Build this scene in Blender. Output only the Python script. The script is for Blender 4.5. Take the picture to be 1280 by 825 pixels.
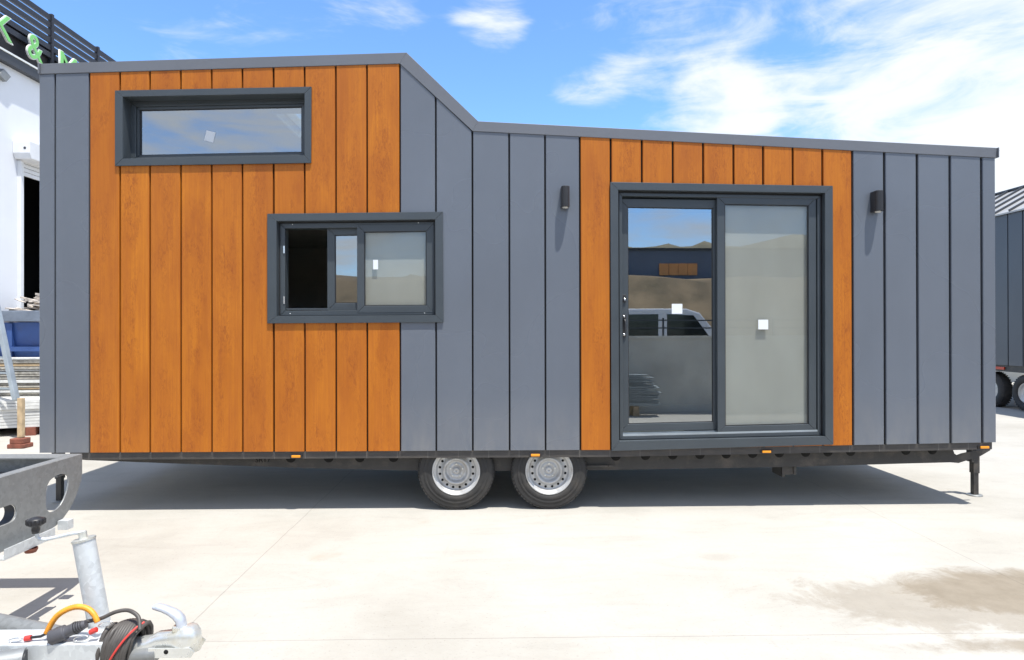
import bpy, bmesh, math, random
from mathutils import Vector, Matrix
R = math.radians
random.seed(7)
for o in list(bpy.data.objects): bpy.data.objects.remove(o)
S = bpy.context.scene
C = S.collection

# ---------------------------------------------------------------- camera
CAMP = Vector((0, -5.3, 1.46))
yaw, pitch, roll = R(1.1), R(0.15), R(-0.1)
f = Vector((math.sin(yaw)*math.cos(pitch), math.cos(yaw)*math.cos(pitch), math.sin(pitch)))
r = Vector((math.cos(yaw), -math.sin(yaw), 0)); u = r.cross(f)
r2 = math.cos(roll)*r + math.sin(roll)*u; u2 = -math.sin(roll)*r + math.cos(roll)*u
cd = bpy.data.cameras.new('camera'); cam = bpy.data.objects.new('camera', cd); C.objects.link(cam)
cam.matrix_world = Matrix(((r2.x, u2.x, -f.x, CAMP.x), (r2.y, u2.y, -f.y, CAMP.y), (r2.z, u2.z, -f.z, CAMP.z), (0, 0, 0, 1)))
cd.sensor_width = 36; cd.lens = 36*816/1280; cd.clip_start = 0.05; cd.clip_end = 3000
S.camera = cam

# ---------------------------------------------------------------- light
SUNV = Vector((-.058, .092, -.335)).normalized()         # the way the light travels
SUN_EL = math.asin(-SUNV.z); SUN_AZ = math.atan2(-SUNV.x, -SUNV.y)
sd = bpy.data.lights.new('sun', 'SUN'); sd.energy = 3.15; sd.angle = R(.53); sd.color = (1, .965, .90)
so = bpy.data.objects.new('sun', sd); C.objects.link(so); so.rotation_euler = SUNV.to_track_quat('-Z', 'Y').to_euler(); so.location = (3, -8, 20)
S.view_settings.view_transform = 'Standard'; S.view_settings.look = 'None'
S.view_settings.exposure = 1.08; S.view_settings.gamma = 1

W = bpy.data.worlds.new('World'); S.world = W; W.use_nodes = True
def nd(nt, t, **k):
    n = nt.nodes.new(t)
    for a, b in k.items():
        if a in ('inp',):
            for i, v in b.items(): n.inputs[i].default_value = v
        else: setattr(n, a, b)
    return n
def build_world():
    nt = W.node_tree; nt.nodes.clear(); L = nt.links.new
    out = nd(nt, 'ShaderNodeOutputWorld'); bg = nd(nt, 'ShaderNodeBackground', inp={1: 0.15})
    sky = nd(nt, 'ShaderNodeTexSky', sky_type='NISHITA', sun_disc=False, sun_elevation=SUN_EL, sun_rotation=SUN_AZ,
             air_density=.9, dust_density=.1, ozone_density=3.0)
    tc = nd(nt, 'ShaderNodeTexCoord')
    def math_(op, a, b=None, c=None):
        m = nd(nt, 'ShaderNodeMath', operation=op)
        for i, v in enumerate((a, b, c)):
            if v is None: continue
            if isinstance(v, (int, float)): m.inputs[i].default_value = v
            else: L(v, m.inputs[i])
        return m.outputs[0]
    def dirn(px, py):
        d = f*816 + r*(px-640) - u*(py-412.5); return d.normalized()
    # cloud field: stretched noise in direction space
    mp = nd(nt, 'ShaderNodeMapping'); mp.inputs['Rotation'].default_value = (0, R(38), R(4)); mp.inputs['Scale'].default_value = (3.0, 3.0, 8.0)
    mp.inputs['Location'].default_value = (1.35, .3, .55)
    L(tc.outputs['Generated'], mp.inputs[0])
    n1 = nd(nt, 'ShaderNodeTexNoise', inp={'Scale': 1.0, 'Detail': 9, 'Roughness': .58, 'Distortion': .55}); L(mp.outputs[0], n1.inputs[0])
    mp2 = nd(nt, 'ShaderNodeMapping'); mp2.inputs['Rotation'].default_value = (0, R(38), 0); mp2.inputs['Scale'].default_value = (7, 7, 26)
    L(tc.outputs['Generated'], mp2.inputs[0])
    n2 = nd(nt, 'ShaderNodeTexNoise', inp={'Scale': 1.0, 'Detail': 8, 'Roughness': .62, 'Distortion': .8}); L(mp2.outputs[0], n2.inputs[0])
    blobs = [((1350, 210), 24, .36), ((1250, 60), 15, .08), ((940, 0), 12, .10), ((830, 50), 7, .15), ((735, 108), 4.0, .26), ((780, 30), 5, .12),
             ((615, 15), 4.2, .42), ((632, 50), 3, .15), ((470, 40), 5, .18), ((905, 135), 5.0, .32), ((960, 125), 4.0, .20), ((1050, 60), 10, .10), ((385, 5), 5, .10), ((200, 0), 3, .08)]
    acc = None
    for (px, py), rad, amt in blobs:
        d = dirn(px, py)
        vm = nd(nt, 'ShaderNodeVectorMath', operation='DOT_PRODUCT'); L(tc.outputs['Generated'], vm.inputs[0]); vm.inputs[1].default_value = d
        mr = nd(nt, 'ShaderNodeMapRange', interpolation_type='SMOOTHSTEP'); L(vm.outputs['Value'], mr.inputs[0])
        mr.inputs[1].default_value = math.cos(R(rad)); mr.inputs[2].default_value = 1.0; mr.inputs[3].default_value = 0; mr.inputs[4].default_value = amt
        acc = mr.outputs[0] if acc is None else math_('ADD', acc, mr.outputs[0])
    s = math_('ADD', math_('MULTIPLY_ADD', n1.outputs[0], 1.7, -.85+.36), math_('MULTIPLY_ADD', n2.outputs[0], .9, -.45))
    s = math_('ADD', s, acc)
    vm = nd(nt, 'ShaderNodeVectorMath', operation='DOT_PRODUCT'); L(tc.outputs['Generated'], vm.inputs[0]); vm.inputs[1].default_value = dirn(430, 120)
    mr = nd(nt, 'ShaderNodeMapRange', interpolation_type='SMOOTHSTEP'); L(vm.outputs['Value'], mr.inputs[0])
    mr.inputs[1].default_value = math.cos(R(62)); mr.inputs[2].default_value = math.cos(R(28)); mr.inputs[3].default_value = .42; mr.inputs[4].default_value = -.06  # cloud thickened outside the view, added to raise the ambient light
    s = math_('ADD', s, mr.outputs[0])
    mr = nd(nt, 'ShaderNodeMapRange', interpolation_type='SMOOTHSTEP'); L(s, mr.inputs[0])
    mr.inputs[1].default_value = .40; mr.inputs[2].default_value = 1.05; mr.inputs[3].default_value = 0; mr.inputs[4].default_value = .92
    tn = nd(nt, 'ShaderNodeMix', data_type='RGBA', blend_type='MULTIPLY'); tn.inputs[0].default_value = 1; L(sky.outputs[0], tn.inputs[6]); tn.inputs[7].default_value = (.66, .83, .98, 1)
    mix = nd(nt, 'ShaderNodeMix', data_type='RGBA'); L(mr.outputs[0], mix.inputs[0]); L(tn.outputs[2], mix.inputs[6]); mix.inputs[7].default_value = (3.35, 3.45, 3.55, 1)
    L(mix.outputs[2], bg.inputs[0]); L(bg.outputs[0], out.inputs[0])
build_world()

# ---------------------------------------------------------------- materials
class NT:
    def __init__(s, name):
        s.m = bpy.data.materials.new(name); s.m.use_nodes = True; s.nt = s.m.node_tree; s.b = s.nt.nodes['Principled BSDF']
        s.tc = s.nt.nodes.new('ShaderNodeTexCoord')
    def L(s, a, b): s.nt.links.new(a, b)
    def math(s, op, a, b=None, c=None, clamp=False):
        m = s.nt.nodes.new('ShaderNodeMath'); m.operation = op; m.use_clamp = clamp
        for i, v in enumerate((a, b, c)):
            if v is None: continue
            if isinstance(v, (int, float)): m.inputs[i].default_value = v
            else: s.L(v, m.inputs[i])
        return m.outputs[0]
    def noise(s, scale=(1, 1, 1), sc=1, detail=5, rough=.55, dist=0, loc=(0, 0, 0), src=None):
        mp = s.nt.nodes.new('ShaderNodeMapping'); mp.inputs['Scale'].default_value = scale; mp.inputs['Location'].default_value = loc
        s.L(src or s.tc.outputs['Object'], mp.inputs[0])
        n = s.nt.nodes.new('ShaderNodeTexNoise'); n.inputs['Scale'].default_value = sc; n.inputs['Detail'].default_value = detail
        n.inputs['Roughness'].default_value = rough; n.inputs['Distortion'].default_value = dist; s.L(mp.outputs[0], n.inputs[0]); return n.outputs[0]
    def ramp(s, v, stops):
        rp = s.nt.nodes.new('ShaderNodeValToRGB'); el = rp.color_ramp.elements
        while len(el) < len(stops): el.new(.5)
        for e, (p, c) in zip(el, stops): e.position = p; e.color = (*c, 1)
        s.L(v, rp.inputs[0]); return rp.outputs[0]
    def mr(s, v, a, b, c=0., d=1., smooth=False):
        m = s.nt.nodes.new('ShaderNodeMapRange'); m.inputs[1].default_value = a; m.inputs[2].default_value = b
        m.inputs[3].default_value = c; m.inputs[4].default_value = d
        if smooth: m.interpolation_type = 'SMOOTHSTEP'
        s.L(v, m.inputs[0]); return m.outputs[0]
    def mix(s, fac, a, b, mode='MIX'):
        m = s.nt.nodes.new('ShaderNodeMix'); m.data_type = 'RGBA'; m.blend_type = mode
        for i, v in ((0, fac), (6, a), (7, b)):
            if isinstance(v, (int, float)): m.inputs[i].default_value = v
            elif isinstance(v, tuple): m.inputs[i].default_value = (*v, 1)
            else: s.L(v, m.inputs[i])
        return m.outputs[2]
    def bump(s, h, strength=.3, dist=.01):
        b = s.nt.nodes.new('ShaderNodeBump'); b.inputs['Strength'].default_value = strength; b.inputs['Distance'].default_value = dist
        s.L(h, b.inputs['Height']); s.L(b.outputs[0], s.b.inputs['Normal'])
    def set(s, **k):
        for a, v in k.items():
            i = s.b.inputs[{'col': 'Base Color', 'rough': 'Roughness', 'metal': 'Metallic', 'spec': 'Specular IOR Level', 'coat': 'Coat Weight'}[a]]
            if isinstance(v, tuple): i.default_value = (*v, 1)
            elif isinstance(v, (int, float)): i.default_value = v
            else: s.L(v, i)
    def sep(s, src=None):
        n = s.nt.nodes.new('ShaderNodeSeparateXYZ'); s.L(src or s.tc.outputs['Object'], n.inputs[0]); return n.outputs

def mat_simple(name, col, rough=.5, metal=0., var=.12, sc=6, bump=0., spec=.5, dirt=None):
    n = NT(name); v = n.noise(sc=sc, detail=6)
    a = tuple(c*(1-var) for c in col); b = tuple(min(1, c*(1+var)) for c in col)
    c = n.mix(n.mr(v, .3, .7), a, b)
    if dirt:
        d = n.noise(sc=sc*.6, detail=8, rough=.7, loc=(3, 1, 2)); c = n.mix(n.mr(d, .52, .72, 0, .7), c, dirt)
    n.set(col=c, metal=metal, spec=spec, rough=n.mr(v, .3, .7, max(0, rough-.06), min(1, rough+.08)))
    if bump: n.bump(n.noise(sc=sc*12, detail=4), bump, .004)
    return n.m
def mat_concrete():
    n = NT('yard_concrete'); X, Y, Z = n.sep()
    base = n.ramp(n.noise(sc=.55, detail=9, rough=.62), [(.30, (.350, .330, .290)), (.50, (.430, .412, .372)), (.72, (.47, .452, .412))])
    spk = n.noise(sc=26, detail=7, rough=.7); base = n.mix(n.mr(spk, .25, .75, .0, .16), base, (.27, .25, .22))
    # trowel streaks
    st = n.noise(scale=(1.0, 3.6, 1), sc=1.1, detail=8, rough=.68, dist=1.2, loc=(5, 2, 0)); base = n.mix(n.mr(st, .50, .76, 0, .28), base, (.24, .222, .195))
    # scattered rusty spots
    sp = n.noise(sc=2.1, detail=3, rough=.5, loc=(9, 4, 0)); base = n.mix(n.mr(sp, .68, .78, 0, .30), base, (.34, .24, .16))
    sc_ = n.noise(scale=(5.0, 1.2, 1), sc=1.6, detail=9, rough=.75, dist=1.5, loc=(1, 7, 0)); base = n.mix(n.mr(sc_, .60, .74, 0, .30), base, (.22, .21, .195))
    gt = n.noise(sc=70, detail=3, rough=.6); base = n.mix(n.mr(gt, .60, .72, 0, .34), base, (.16, .15, .13))
    # damp stain, right foreground
    def ell(cx, cy, rx, ry):
        a = n.math('POWER', n.math('DIVIDE', n.math('SUBTRACT', X, cx), rx), 2); b = n.math('POWER', n.math('DIVIDE', n.math('SUBTRACT', Y, cy), ry), 2)
        return n.math('SQRT', n.math('ADD', a, b))
    nz = n.math('MULTIPLY', n.math('SUBTRACT', n.noise(scale=(1, 1.1, 1), sc=2.6, detail=10, rough=.72, dist=.5), .5), 1.7)
    s1 = n.mr(n.math('ADD', ell(2.66, -1.82, 1.12, .42), nz), .72, 1.08, .55, 0, True)
    s2 = n.mr(n.math('ADD', ell(3.05, -1.72, 1.05, .38), nz), .62, 1.10, .95, 0, True)
    s3 = n.mr(n.math('ADD', ell(2.75, -2.32, .75, .11), nz), .55, 1.10, .8, 0, True)
    s4 = n.mr(n.math('ADD', ell(1.40, -1.10, .16, .11), nz), .4, 1.1, .22, 0, True)
    stn = n.math('MAXIMUM', n.math('MAXIMUM', s1, s2), n.math('MAXIMUM', s3, s4))
    sv = n.noise(sc=5, detail=9, rough=.7, loc=(3, 3, 0))
    base = n.mix(n.math('MULTIPLY', stn, .92), base, n.mix(n.mr(sv, .35, .7), (.19, .155, .11), (.26, .22, .165)))
    # saw cut joints
    wob = n.math('MULTIPLY', n.math('SUBTRACT', n.noise(sc=1.3, detail=4), .5), .05)
    gx = n.math('ABSOLUTE', n.math('SUBTRACT', n.math('PINGPONG', n.math('ADD', n.math('ADD', X, 1.55), wob), 2.28), 0))
    gy = n.math('ABSOLUTE', n.math('SUBTRACT', n.math('PINGPONG', n.math('ADD', n.math('ADD', Y, 2.185), n.math('MULTIPLY', wob, .5)), 3.9), 0))
    j = n.mr(n.math('MINIMUM', gx, gy), .0016, .0042, .34, 0)
    base = n.mix(j, base, (.10, .09, .075))
    n.set(col=base, rough=.86, spec=.25)
    h = n.math('SUBTRACT', n.math('MULTIPLY', n.noise(sc=40, detail=6, rough=.7), .5), j); n.bump(h, .35, .004); return n.m
def mat_wood():
    n = NT('golden_oak_foil'); X, Y, Z = n.sep()
    pid = n.math('FLOOR', n.math('DIVIDE', n.math('ADD', X, .072), .25))
    off = n.math('MULTIPLY', pid, 3.71)
    cv = n.nt.nodes.new('ShaderNodeCombineXYZ'); n.L(X, cv.inputs[0]); n.L(off, cv.inputs[1]); n.L(n.math('ADD', Z, off), cv.inputs[2]); v = cv.outputs[0]
    fx = n.math('FRACT', n.math('DIVIDE', n.math('ADD', X, .072), .25)); ctr = n.math('MULTIPLY', n.math('ABSOLUTE', n.math('SUBTRACT', fx, .5)), 2)
    pv = n.nt.nodes.new('ShaderNodeTexWhiteNoise'); pv.noise_dimensions = '1D'; n.L(pid, pv.inputs['W'])
    big = n.noise(scale=(6, 1, 1.3), sc=1, detail=4, rough=.6, dist=.5, src=v)
    c = n.ramp(big, [(.32, (.40, .118, .010)), (.50, (.475, .150, .011)), (.68, (.545, .182, .013))])
    gr = n.noise(scale=(85, 1, 1.6), sc=1, detail=7, rough=.65, dist=.35, src=v)
    c = n.mix(n.mr(gr, .38, .70, 0, .55), c, (.34, .090, .014))
    # flame figure down the middle of each board: fine broken flecks
    fl = n.noise(scale=(46, 1, 15), sc=1, detail=7, rough=.78, dist=1.6, src=v)
    zone = n.noise(scale=(7, 1, 1.9), sc=1, detail=3, rough=.6, dist=.6, src=v)
    m = n.math('MULTIPLY', n.mr(fl, .46, .62, 0, .75), n.math('MULTIPLY', n.mr(zone, .42, .58, .15, 1), n.mr(ctr, .25, .95, 1, .12)))
    c = n.mix(m, c, (.22, .048, .010))
    c = n.mix(n.mr(pv.outputs[0], 0, 1, 0, .32), c, (.36, .105, .016))
    n.set(col=c, rough=n.mr(gr, .3, .7, .38, .5), spec=.3); n.bump(gr, .14, .002); return n.m
def mat_panel(name, col, rough=.42, wav=.55):
    n = NT(name); v = n.noise(scale=(1, 1, .6), sc=1.3, detail=4)
    c = n.mix(n.mr(v, .3, .7), tuple(k*.93 for k in col), tuple(k*1.06 for k in col))
    X, Y, Z = n.sep(); wn = n.nt.nodes.new('ShaderNodeTexWhiteNoise'); wn.noise_dimensions = '1D'
    n.L(n.math('FLOOR', n.math('DIVIDE', n.math('ADD', X, .218), .2985)), wn.inputs['W']); c = n.mix(n.mr(wn.outputs[0], 0, 1, 0, .10), c, tuple(k*.6 for k in col))
    d = n.noise(scale=(9, 9, 3), sc=1, detail=6, rough=.6)
    c = n.mix(n.math('MULTIPLY', n.mr(Z, .5, .95, .30, 0), n.mr(d, .3, .7)), c, (.30, .28, .25))
    n.set(col=c, rough=n.mr(n.noise(sc=.8, detail=2), .3, .7, rough-.02, rough+.03), spec=.5)
    n.bump(n.noise(scale=(2.2, 1, .9), sc=1.2, detail=1), wav*.30, .02); return n.m
def mat_glass(name, refl=.30, tint=(.62, .68, .66)):
    m = bpy.data.materials.new(name); m.use_nodes = True; nt = m.node_tree; nt.nodes.clear()
    out = nt.nodes.new('ShaderNodeOutputMaterial'); mx = nt.nodes.new('ShaderNodeMixShader')
    tr = nt.nodes.new('ShaderNodeBsdfTransparent'); tr.inputs[0].default_value = (*tint, 1)
    gl = nt.nodes.new('ShaderNodeBsdfGlossy'); gl.inputs[0].default_value = (.92, .97, 1, 1); gl.inputs['Roughness'].default_value = .004
    fr = nt.nodes.new('ShaderNodeFresnel'); fr.inputs[0].default_value = 1.5
    a0 = nt.nodes.new('ShaderNodeMath'); a0.operation = 'ADD'; a0.use_clamp = True; a0.inputs[1].default_value = refl-.04
    ge = nt.nodes.new('ShaderNodeNewGeometry'); iv = nt.nodes.new('ShaderNodeMath'); iv.operation = 'SUBTRACT'; iv.inputs[0].default_value = 1
    ad = nt.nodes.new('ShaderNodeMath'); ad.operation = 'MULTIPLY'; nt.links.new(ge.outputs['Backfacing'], iv.inputs[1]); nt.links.new(iv.outputs[0], ad.inputs[1]); nt.links.new(a0.outputs[0], ad.inputs[0])
    tc = nt.nodes.new('ShaderNodeTexCoord'); nz = nt.nodes.new('ShaderNodeTexNoise'); nz.inputs['Scale'].default_value = 1.1; nz.inputs['Detail'].default_value = 1
    bp = nt.nodes.new('ShaderNodeBump'); bp.inputs['Strength'].default_value = .035; bp.inputs['Distance'].default_value = .02
    for a, b in ((tc.outputs['Object'], nz.inputs[0]), (nz.outputs[0], bp.inputs['Height']), (bp.outputs[0], gl.inputs['Normal']), (fr.outputs[0], a0.inputs[0]),
                 (ad.outputs[0], mx.inputs[0]), (tr.outputs[0], mx.inputs[1]), (gl.outputs[0], mx.inputs[2]), (mx.outputs[0], out.inputs[0])): nt.links.new(a, b)
    return m
def mat_galv(name='galvanised_steel', base=(.27, .28, .28)):
    n = NT(name); vo = n.nt.nodes.new('ShaderNodeTexVoronoi'); vo.inputs['Scale'].default_value = 60; n.L(n.tc.outputs['Object'], vo.inputs[0])
    c = n.mix(n.mr(vo.outputs['Color'], 0, 1, 0, 1), tuple(k*.86 for k in base), tuple(k*1.1 for k in base))
    d = n.noise(sc=7, detail=8, rough=.7); c = n.mix(n.mr(d, .5, .75, 0, .35), c, tuple(k*.7 for k in base))
    n.set(col=c, metal=.4, rough=n.mr(d, .3, .7, .42, .6)); return n.m

M = dict(
    concrete=mat_concrete(), wood=mat_wood(),
    panel=mat_panel('anthracite_cladding', (.130, .147, .176), .27, .6), trim=mat_panel('grey_flashing', (.138, .148, .168), .42, .25),
    frame=mat_simple('anthracite_profile', (.052, .063, .072), .34, 0, .06, 3), frame_dark=mat_simple('dark_profile', (.030, .033, .038), .45, 0, .1, 4),
    gap=mat_simple('joint_membrane', (.02, .018, .017), .8), shell=mat_simple('dark_wall_board', (.055, .058, .065), .7),
    inner=mat_simple('interior_board', (.55, .52, .46), .85, 0, .1, 3), innerlight=mat_simple('interior_white', (.30, .33, .38), .7),
    glass=mat_glass('window_glass', .36), glass_dark=mat_glass('roof_window_glass', .42), glassf=mat_glass('screened_glass', .065, (.93, .95, .94)),
    sticker=mat_simple('white_paper', (.72, .75, .78), .7, 0, .03), black=mat_simple('black_plastic', (.022, .022, .024), .42, 0, .15),
    chassis=mat_simple('painted_chassis', (.036, .034, .032), .55, 0, .25, 9, .2, dirt=(.12, .10, .08)), hole=mat_simple('hole_black', (.004, .004, .004), .95),
    rubber=mat_simple('tyre_rubber', (.030, .029, .028), .75, 0, .25, 9, .25, dirt=(.07, .062, .052)), rim=mat_simple('silver_rim_paint', (.50, .50, .49), .36, .3, .10, 14, dirt=(.25, .22, .18)),
    amber=mat_simple('amber_lens', (.80, .30, .02), .18, 0, .05), red=mat_simple('red_lens', (.40, .03, .01), .25), chrome=mat_simple('chrome', (.75, .75, .75), .16, .9, .03),
    galv=mat_galv(), galvl=mat_galv('bright_zinc', (.66, .69, .70)), zinc=mat_simple('zinc_plate', (.72, .73, .70), .28, .65, .12, 18, dirt=(.62, .56, .40)),
    cable=mat_simple('cable_rubber', (.075, .068, .062), .5, 0, .2, 30), orange=mat_simple('orange_hose', (.80, .33, .03), .5, 0, .15, 60), redp=mat_simple('red_plastic', (.62, .05, .04), .45),
    white=mat_simple('white_render', (.78, .80, .83), .85, 0, .04, 1.2, .15), shutter=mat_simple('white_shutter', (.74, .75, .76), .4, 0, .05), dark=mat_simple('dark_steel', (.045, .050, .060), .5, 0, .15),
    underfloor=mat_simple('underfloor_bounce_board', (.42, .41, .38), .8), slat=mat_simple('slat_paint', (.020, .024, .036), .55, 0, .1), board=mat_simple('dark_brown_board', (.022, .018, .020), .6), green=mat_simple('green_acrylic', (.22, .62, .17), .4, 0, .03), lwhite=mat_simple('white_acrylic', (.80, .82, .80), .4, 0, .03),
    blue=mat_simple('blue_paint', (.035, .085, .26), .45, 0, .15, 5, dirt=(.05, .07, .12)), bluegrey=mat_simple('faded_blue_rim', (.16, .19, .24), .55, 0, .2, 8),
    alu=mat_simple('aluminium', (.40, .45, .48), .38, .6, .12), sheet=mat_simple('stacked_sheet_grey', (.36, .34, .30), .6, 0, .35, 20, dirt=(.15, .13, .10)), sheetw=mat_simple('stacked_sheet_white', (.62, .62, .60), .6, 0, .12, 12),
    timber=mat_simple('weathered_timber', (.48, .36, .22), .8, 0, .25, 15), rust=mat_simple('red_oxide', (.20, .065, .04), .7, 0, .3, 15), scrap=mat_simple('scrap_offcuts', (.50, .45, .40), .6, 0, .45, 12),
    roofm=mat_simple('pale_roof_sheet', (.36, .36, .35), .45, 0, .08, 3), cream=mat_simple('cream_render', (.62, .55, .44), .85, 0, .06), soil=mat_simple('dry_soil', (.20, .15, .09), .95, 0, .35, .6, .5),
    dirtbank=mat_simple('brown_bank', (.19, .14, .085), .95, 0, .45, .7, .8, dirt=(.06, .055, .03)), carwhite=mat_simple('white_car_paint', (.75, .76, .77), .22, 0, .03), carglass=mat_simple('dark_car_glass', (.01, .012, .013), .06),
    wallc=mat_simple('grey_block_wall', (.58, .56, .48), .9, 0, .15, 2, .3), lens=mat_simple('lamp_lens', (.55, .55, .52), .3),
    leaf=mat_simple('shrub_leaf', (.03, .06, .02), .7, 0, .3, 9),
    brush=mat_simple('dry_scrub', (.17, .15, .10), .95, 0, .35, .12, dirt=(.05, .06, .025)),
)
# fly screen: fine woven mesh, partly see-through
def mat_screen():
    n = NT('fly_screen_fabric'); X, Y, Z = n.sep()
    v = n.noise(scale=(1, 1, .5), sc=2.5, detail=3); c = n.mix(n.mr(v, .3, .7), (.36, .34, .31), (.42, .40, .37))
    w = n.math('ADD', n.math('SINE', n.math('MULTIPLY', X, 900)), n.math('SINE', n.math('MULTIPLY', Z, 900)))
    c = n.mix(n.mr(w, -2, 2, 0, .12), c, (.22, .21, .19)); n.set(col=c, rough=.8, spec=.2); return n.m
M['screen'] = mat_screen()
def mat_rail():
    n = NT('rail_paint'); X, Y, Z = n.sep(); v = n.noise(sc=8, detail=7, rough=.65)
    c = n.mix(n.mr(v, .35, .75), (.040, .037, .035), (.062, .056, .052)); d = n.noise(scale=(1.5, 1, 14), sc=2, detail=7, rough=.7, loc=(2, 0, 1)); c = n.mix(n.mr(d, .5, .78, 0, .5), c, (.13, .11, .085))
    p = n.math('PINGPONG', n.math('ADD', X, 3.3), .1235); c = n.mix(n.math('MULTIPLY', n.mr(p, .0015, .004, 1, 0), .45), c, (.15, .14, .13))
    n.set(col=c, rough=.55); return n.m
M['rail'] = mat_rail()

# ---------------------------------------------------------------- mesh helpers
class MB:
    def __init__(s): s.v = []; s.f = []; s.mi = []; s.cur = 0; s.sm = []
    def add(s, vs, fs, smooth=False):
        o = len(s.v); s.v += [tuple(v) for v in vs]
        for q in fs: s.f.append(tuple(i+o for i in q)); s.mi.append(s.cur); s.sm.append(smooth)
        return s
    def box(s, x0, x1, y0, y1, z0, z1):
        return s.add([(x0, y0, z0), (x1, y0, z0), (x1, y1, z0), (x0, y1, z0), (x0, y0, z1), (x1, y0, z1), (x1, y1, z1), (x0, y1, z1)],
                     [(0, 3, 2, 1), (4, 5, 6, 7), (0, 1, 5, 4), (1, 2, 6, 5), (2, 3, 7, 6), (3, 0, 4, 7)])
    def prism(s, poly, y0, y1, axis='y'):
        """poly in (a,b); extruded along an axis"""
        n = len(poly)
        def p(a, b, c): return (a, c, b) if axis == 'y' else ((c, a, b) if axis == 'x' else (a, b, c))
        vs = [p(a, b, y0) for a, b in poly]+[p(a, b, y1) for a, b in poly]
        return s.add(vs, [tuple(range(n)), tuple(range(2*n-1, n-1, -1))]+[(i, (i+1) % n+0, (i+1) % n+n, i+n)[::-1] for i in range(n)])
    def tube(s, pts, rad, n=12, cap=True, smooth=True):
        pts = [Vector(p) for p in pts]; rads = rad if isinstance(rad, (list, tuple)) else [rad]*len(pts)
        t0 = (pts[1]-pts[0]).normalized(); nrm = t0.orthogonal().normalized(); vs = []
        for i, p in enumerate(pts):
            t = (pts[min(i+1, len(pts)-1)]-pts[max(i-1, 0)]).normalized()
            nrm = (nrm-t*nrm.dot(t)).normalized(); b = t.cross(nrm)
            for k in range(n):
                a = 2*math.pi*k/n; vs.append(p+(nrm*math.cos(a)+b*math.sin(a))*rads[i])
        fs = [(i*n+k, i*n+(k+1) % n, (i+1)*n+(k+1) % n, (i+1)*n+k) for i in range(len(pts)-1) for k in range(n)]
        s.add(vs, fs, smooth)
        if cap:
            s.add(vs[:n], [tuple(range(n))[::-1]]); s.add(vs[-n:], [tuple(range(n))])
        return s
    def lathe(s, prof, c, n=48, axis='y', smooth=True, closed=False):
        """prof: (radius, along)"""
        vs = []
        for rr, t in prof:
            for k in range(n):
                a = 2*math.pi*k/n; x, z = rr*math.cos(a), rr*math.sin(a)
                vs.append((c[0]+x, c[1]+t, c[2]+z) if axis == 'y' else ((c[0]+x, c[1]+z, c[2]+t) if axis == 'z' else (c[0]+t, c[1]+x, c[2]+z)))
        m = len(prof); rng = range(m) if closed else range(m-1)
        return s.add(vs, [(i*n+k, i*n+(k+1) % n, ((i+1) % m)*n+(k+1) % n, ((i+1) % m)*n+k) for i in rng for k in range(n)], smooth)
    def bar(s, a, b, w, h, up=(0, 0, 1)):
        a, b = Vector(a), Vector(b); t = (b-a).normalized(); sd = t.cross(Vector(up)).normalized(); uu = sd.cross(t)
        vs = [p+sd*w*i+uu*h*j for p in (a, b) for i, j in ((-.5, -.5), (.5, -.5), (.5, .5), (-.5, .5))]
        return s.add(vs, [(3, 2, 1, 0), (4, 5, 6, 7), (0, 1, 5, 4), (1, 2, 6, 5), (2, 3, 7, 6), (3, 0, 4, 7)])
    def build(s, name, mats, parent=None, bevel=0., seg=2):
        me = bpy.data.meshes.new(name); me.from_pydata(s.v, [], s.f)
        mats = mats if isinstance(mats, (list, tuple)) else [mats]
        for m in mats: me.materials.append(m)
        for p, i, sm in zip(me.polygons, s.mi, s.sm): p.material_index = i; p.use_smooth = sm
        bm = bmesh.new(); bm.from_mesh(me); bmesh.ops.recalc_face_normals(bm, faces=bm.faces); bm.to_mesh(me); bm.free()
        o = bpy.data.objects.new(name, me); C.objects.link(o)
        if parent: o.parent = parent; o.matrix_parent_inverse = Matrix.Translation(-world_loc(parent))
        if bevel:
            b = o.modifiers.new('bevel', 'BEVEL'); b.width = bevel; b.segments = seg; b.limit_method = 'ANGLE'; b.angle_limit = R(35)
        return o
def world_loc(o):
    v = Vector(o.location)
    return v if o.parent is None else v + world_loc(o.parent) + o.matrix_parent_inverse.translation
def tag(o, label=None, cat=None, group=None, kind=None):
    for k, v in (('label', label), ('category', cat), ('group', group), ('kind', kind)):
        if v: o[k] = v
    return o
def thing(name, loc, label, cat, group=None):
    o = bpy.data.objects.new(name, None); C.objects.link(o); o.location = loc; o.empty_display_size = .2; return tag(o, label, cat, group)
def sub(name, loc, parent):
    o = bpy.data.objects.new(name, None); C.objects.link(o); o.empty_display_size = .1; o.parent = parent
    o.matrix_parent_inverse = Matrix.Translation(-world_loc(parent)); o.location = loc; return o
def copy_tree(o, parent=None):
    c = o.copy(); C.objects.link(c); c.parent = parent
    for ch in [k for k in C.objects if k.parent == o]: copy_tree(ch, c)
    return c
def lerp(a, b, t): return a+(b-a)*t

# ================================================================ SETTING
g = MB().add([(-900, -900, 0), (900, -900, 0), (900, 900, 0), (-900, 900, 0)], [(0, 1, 2, 3)]).build('ground', M['concrete']); tag(g, kind='structure')

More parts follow.
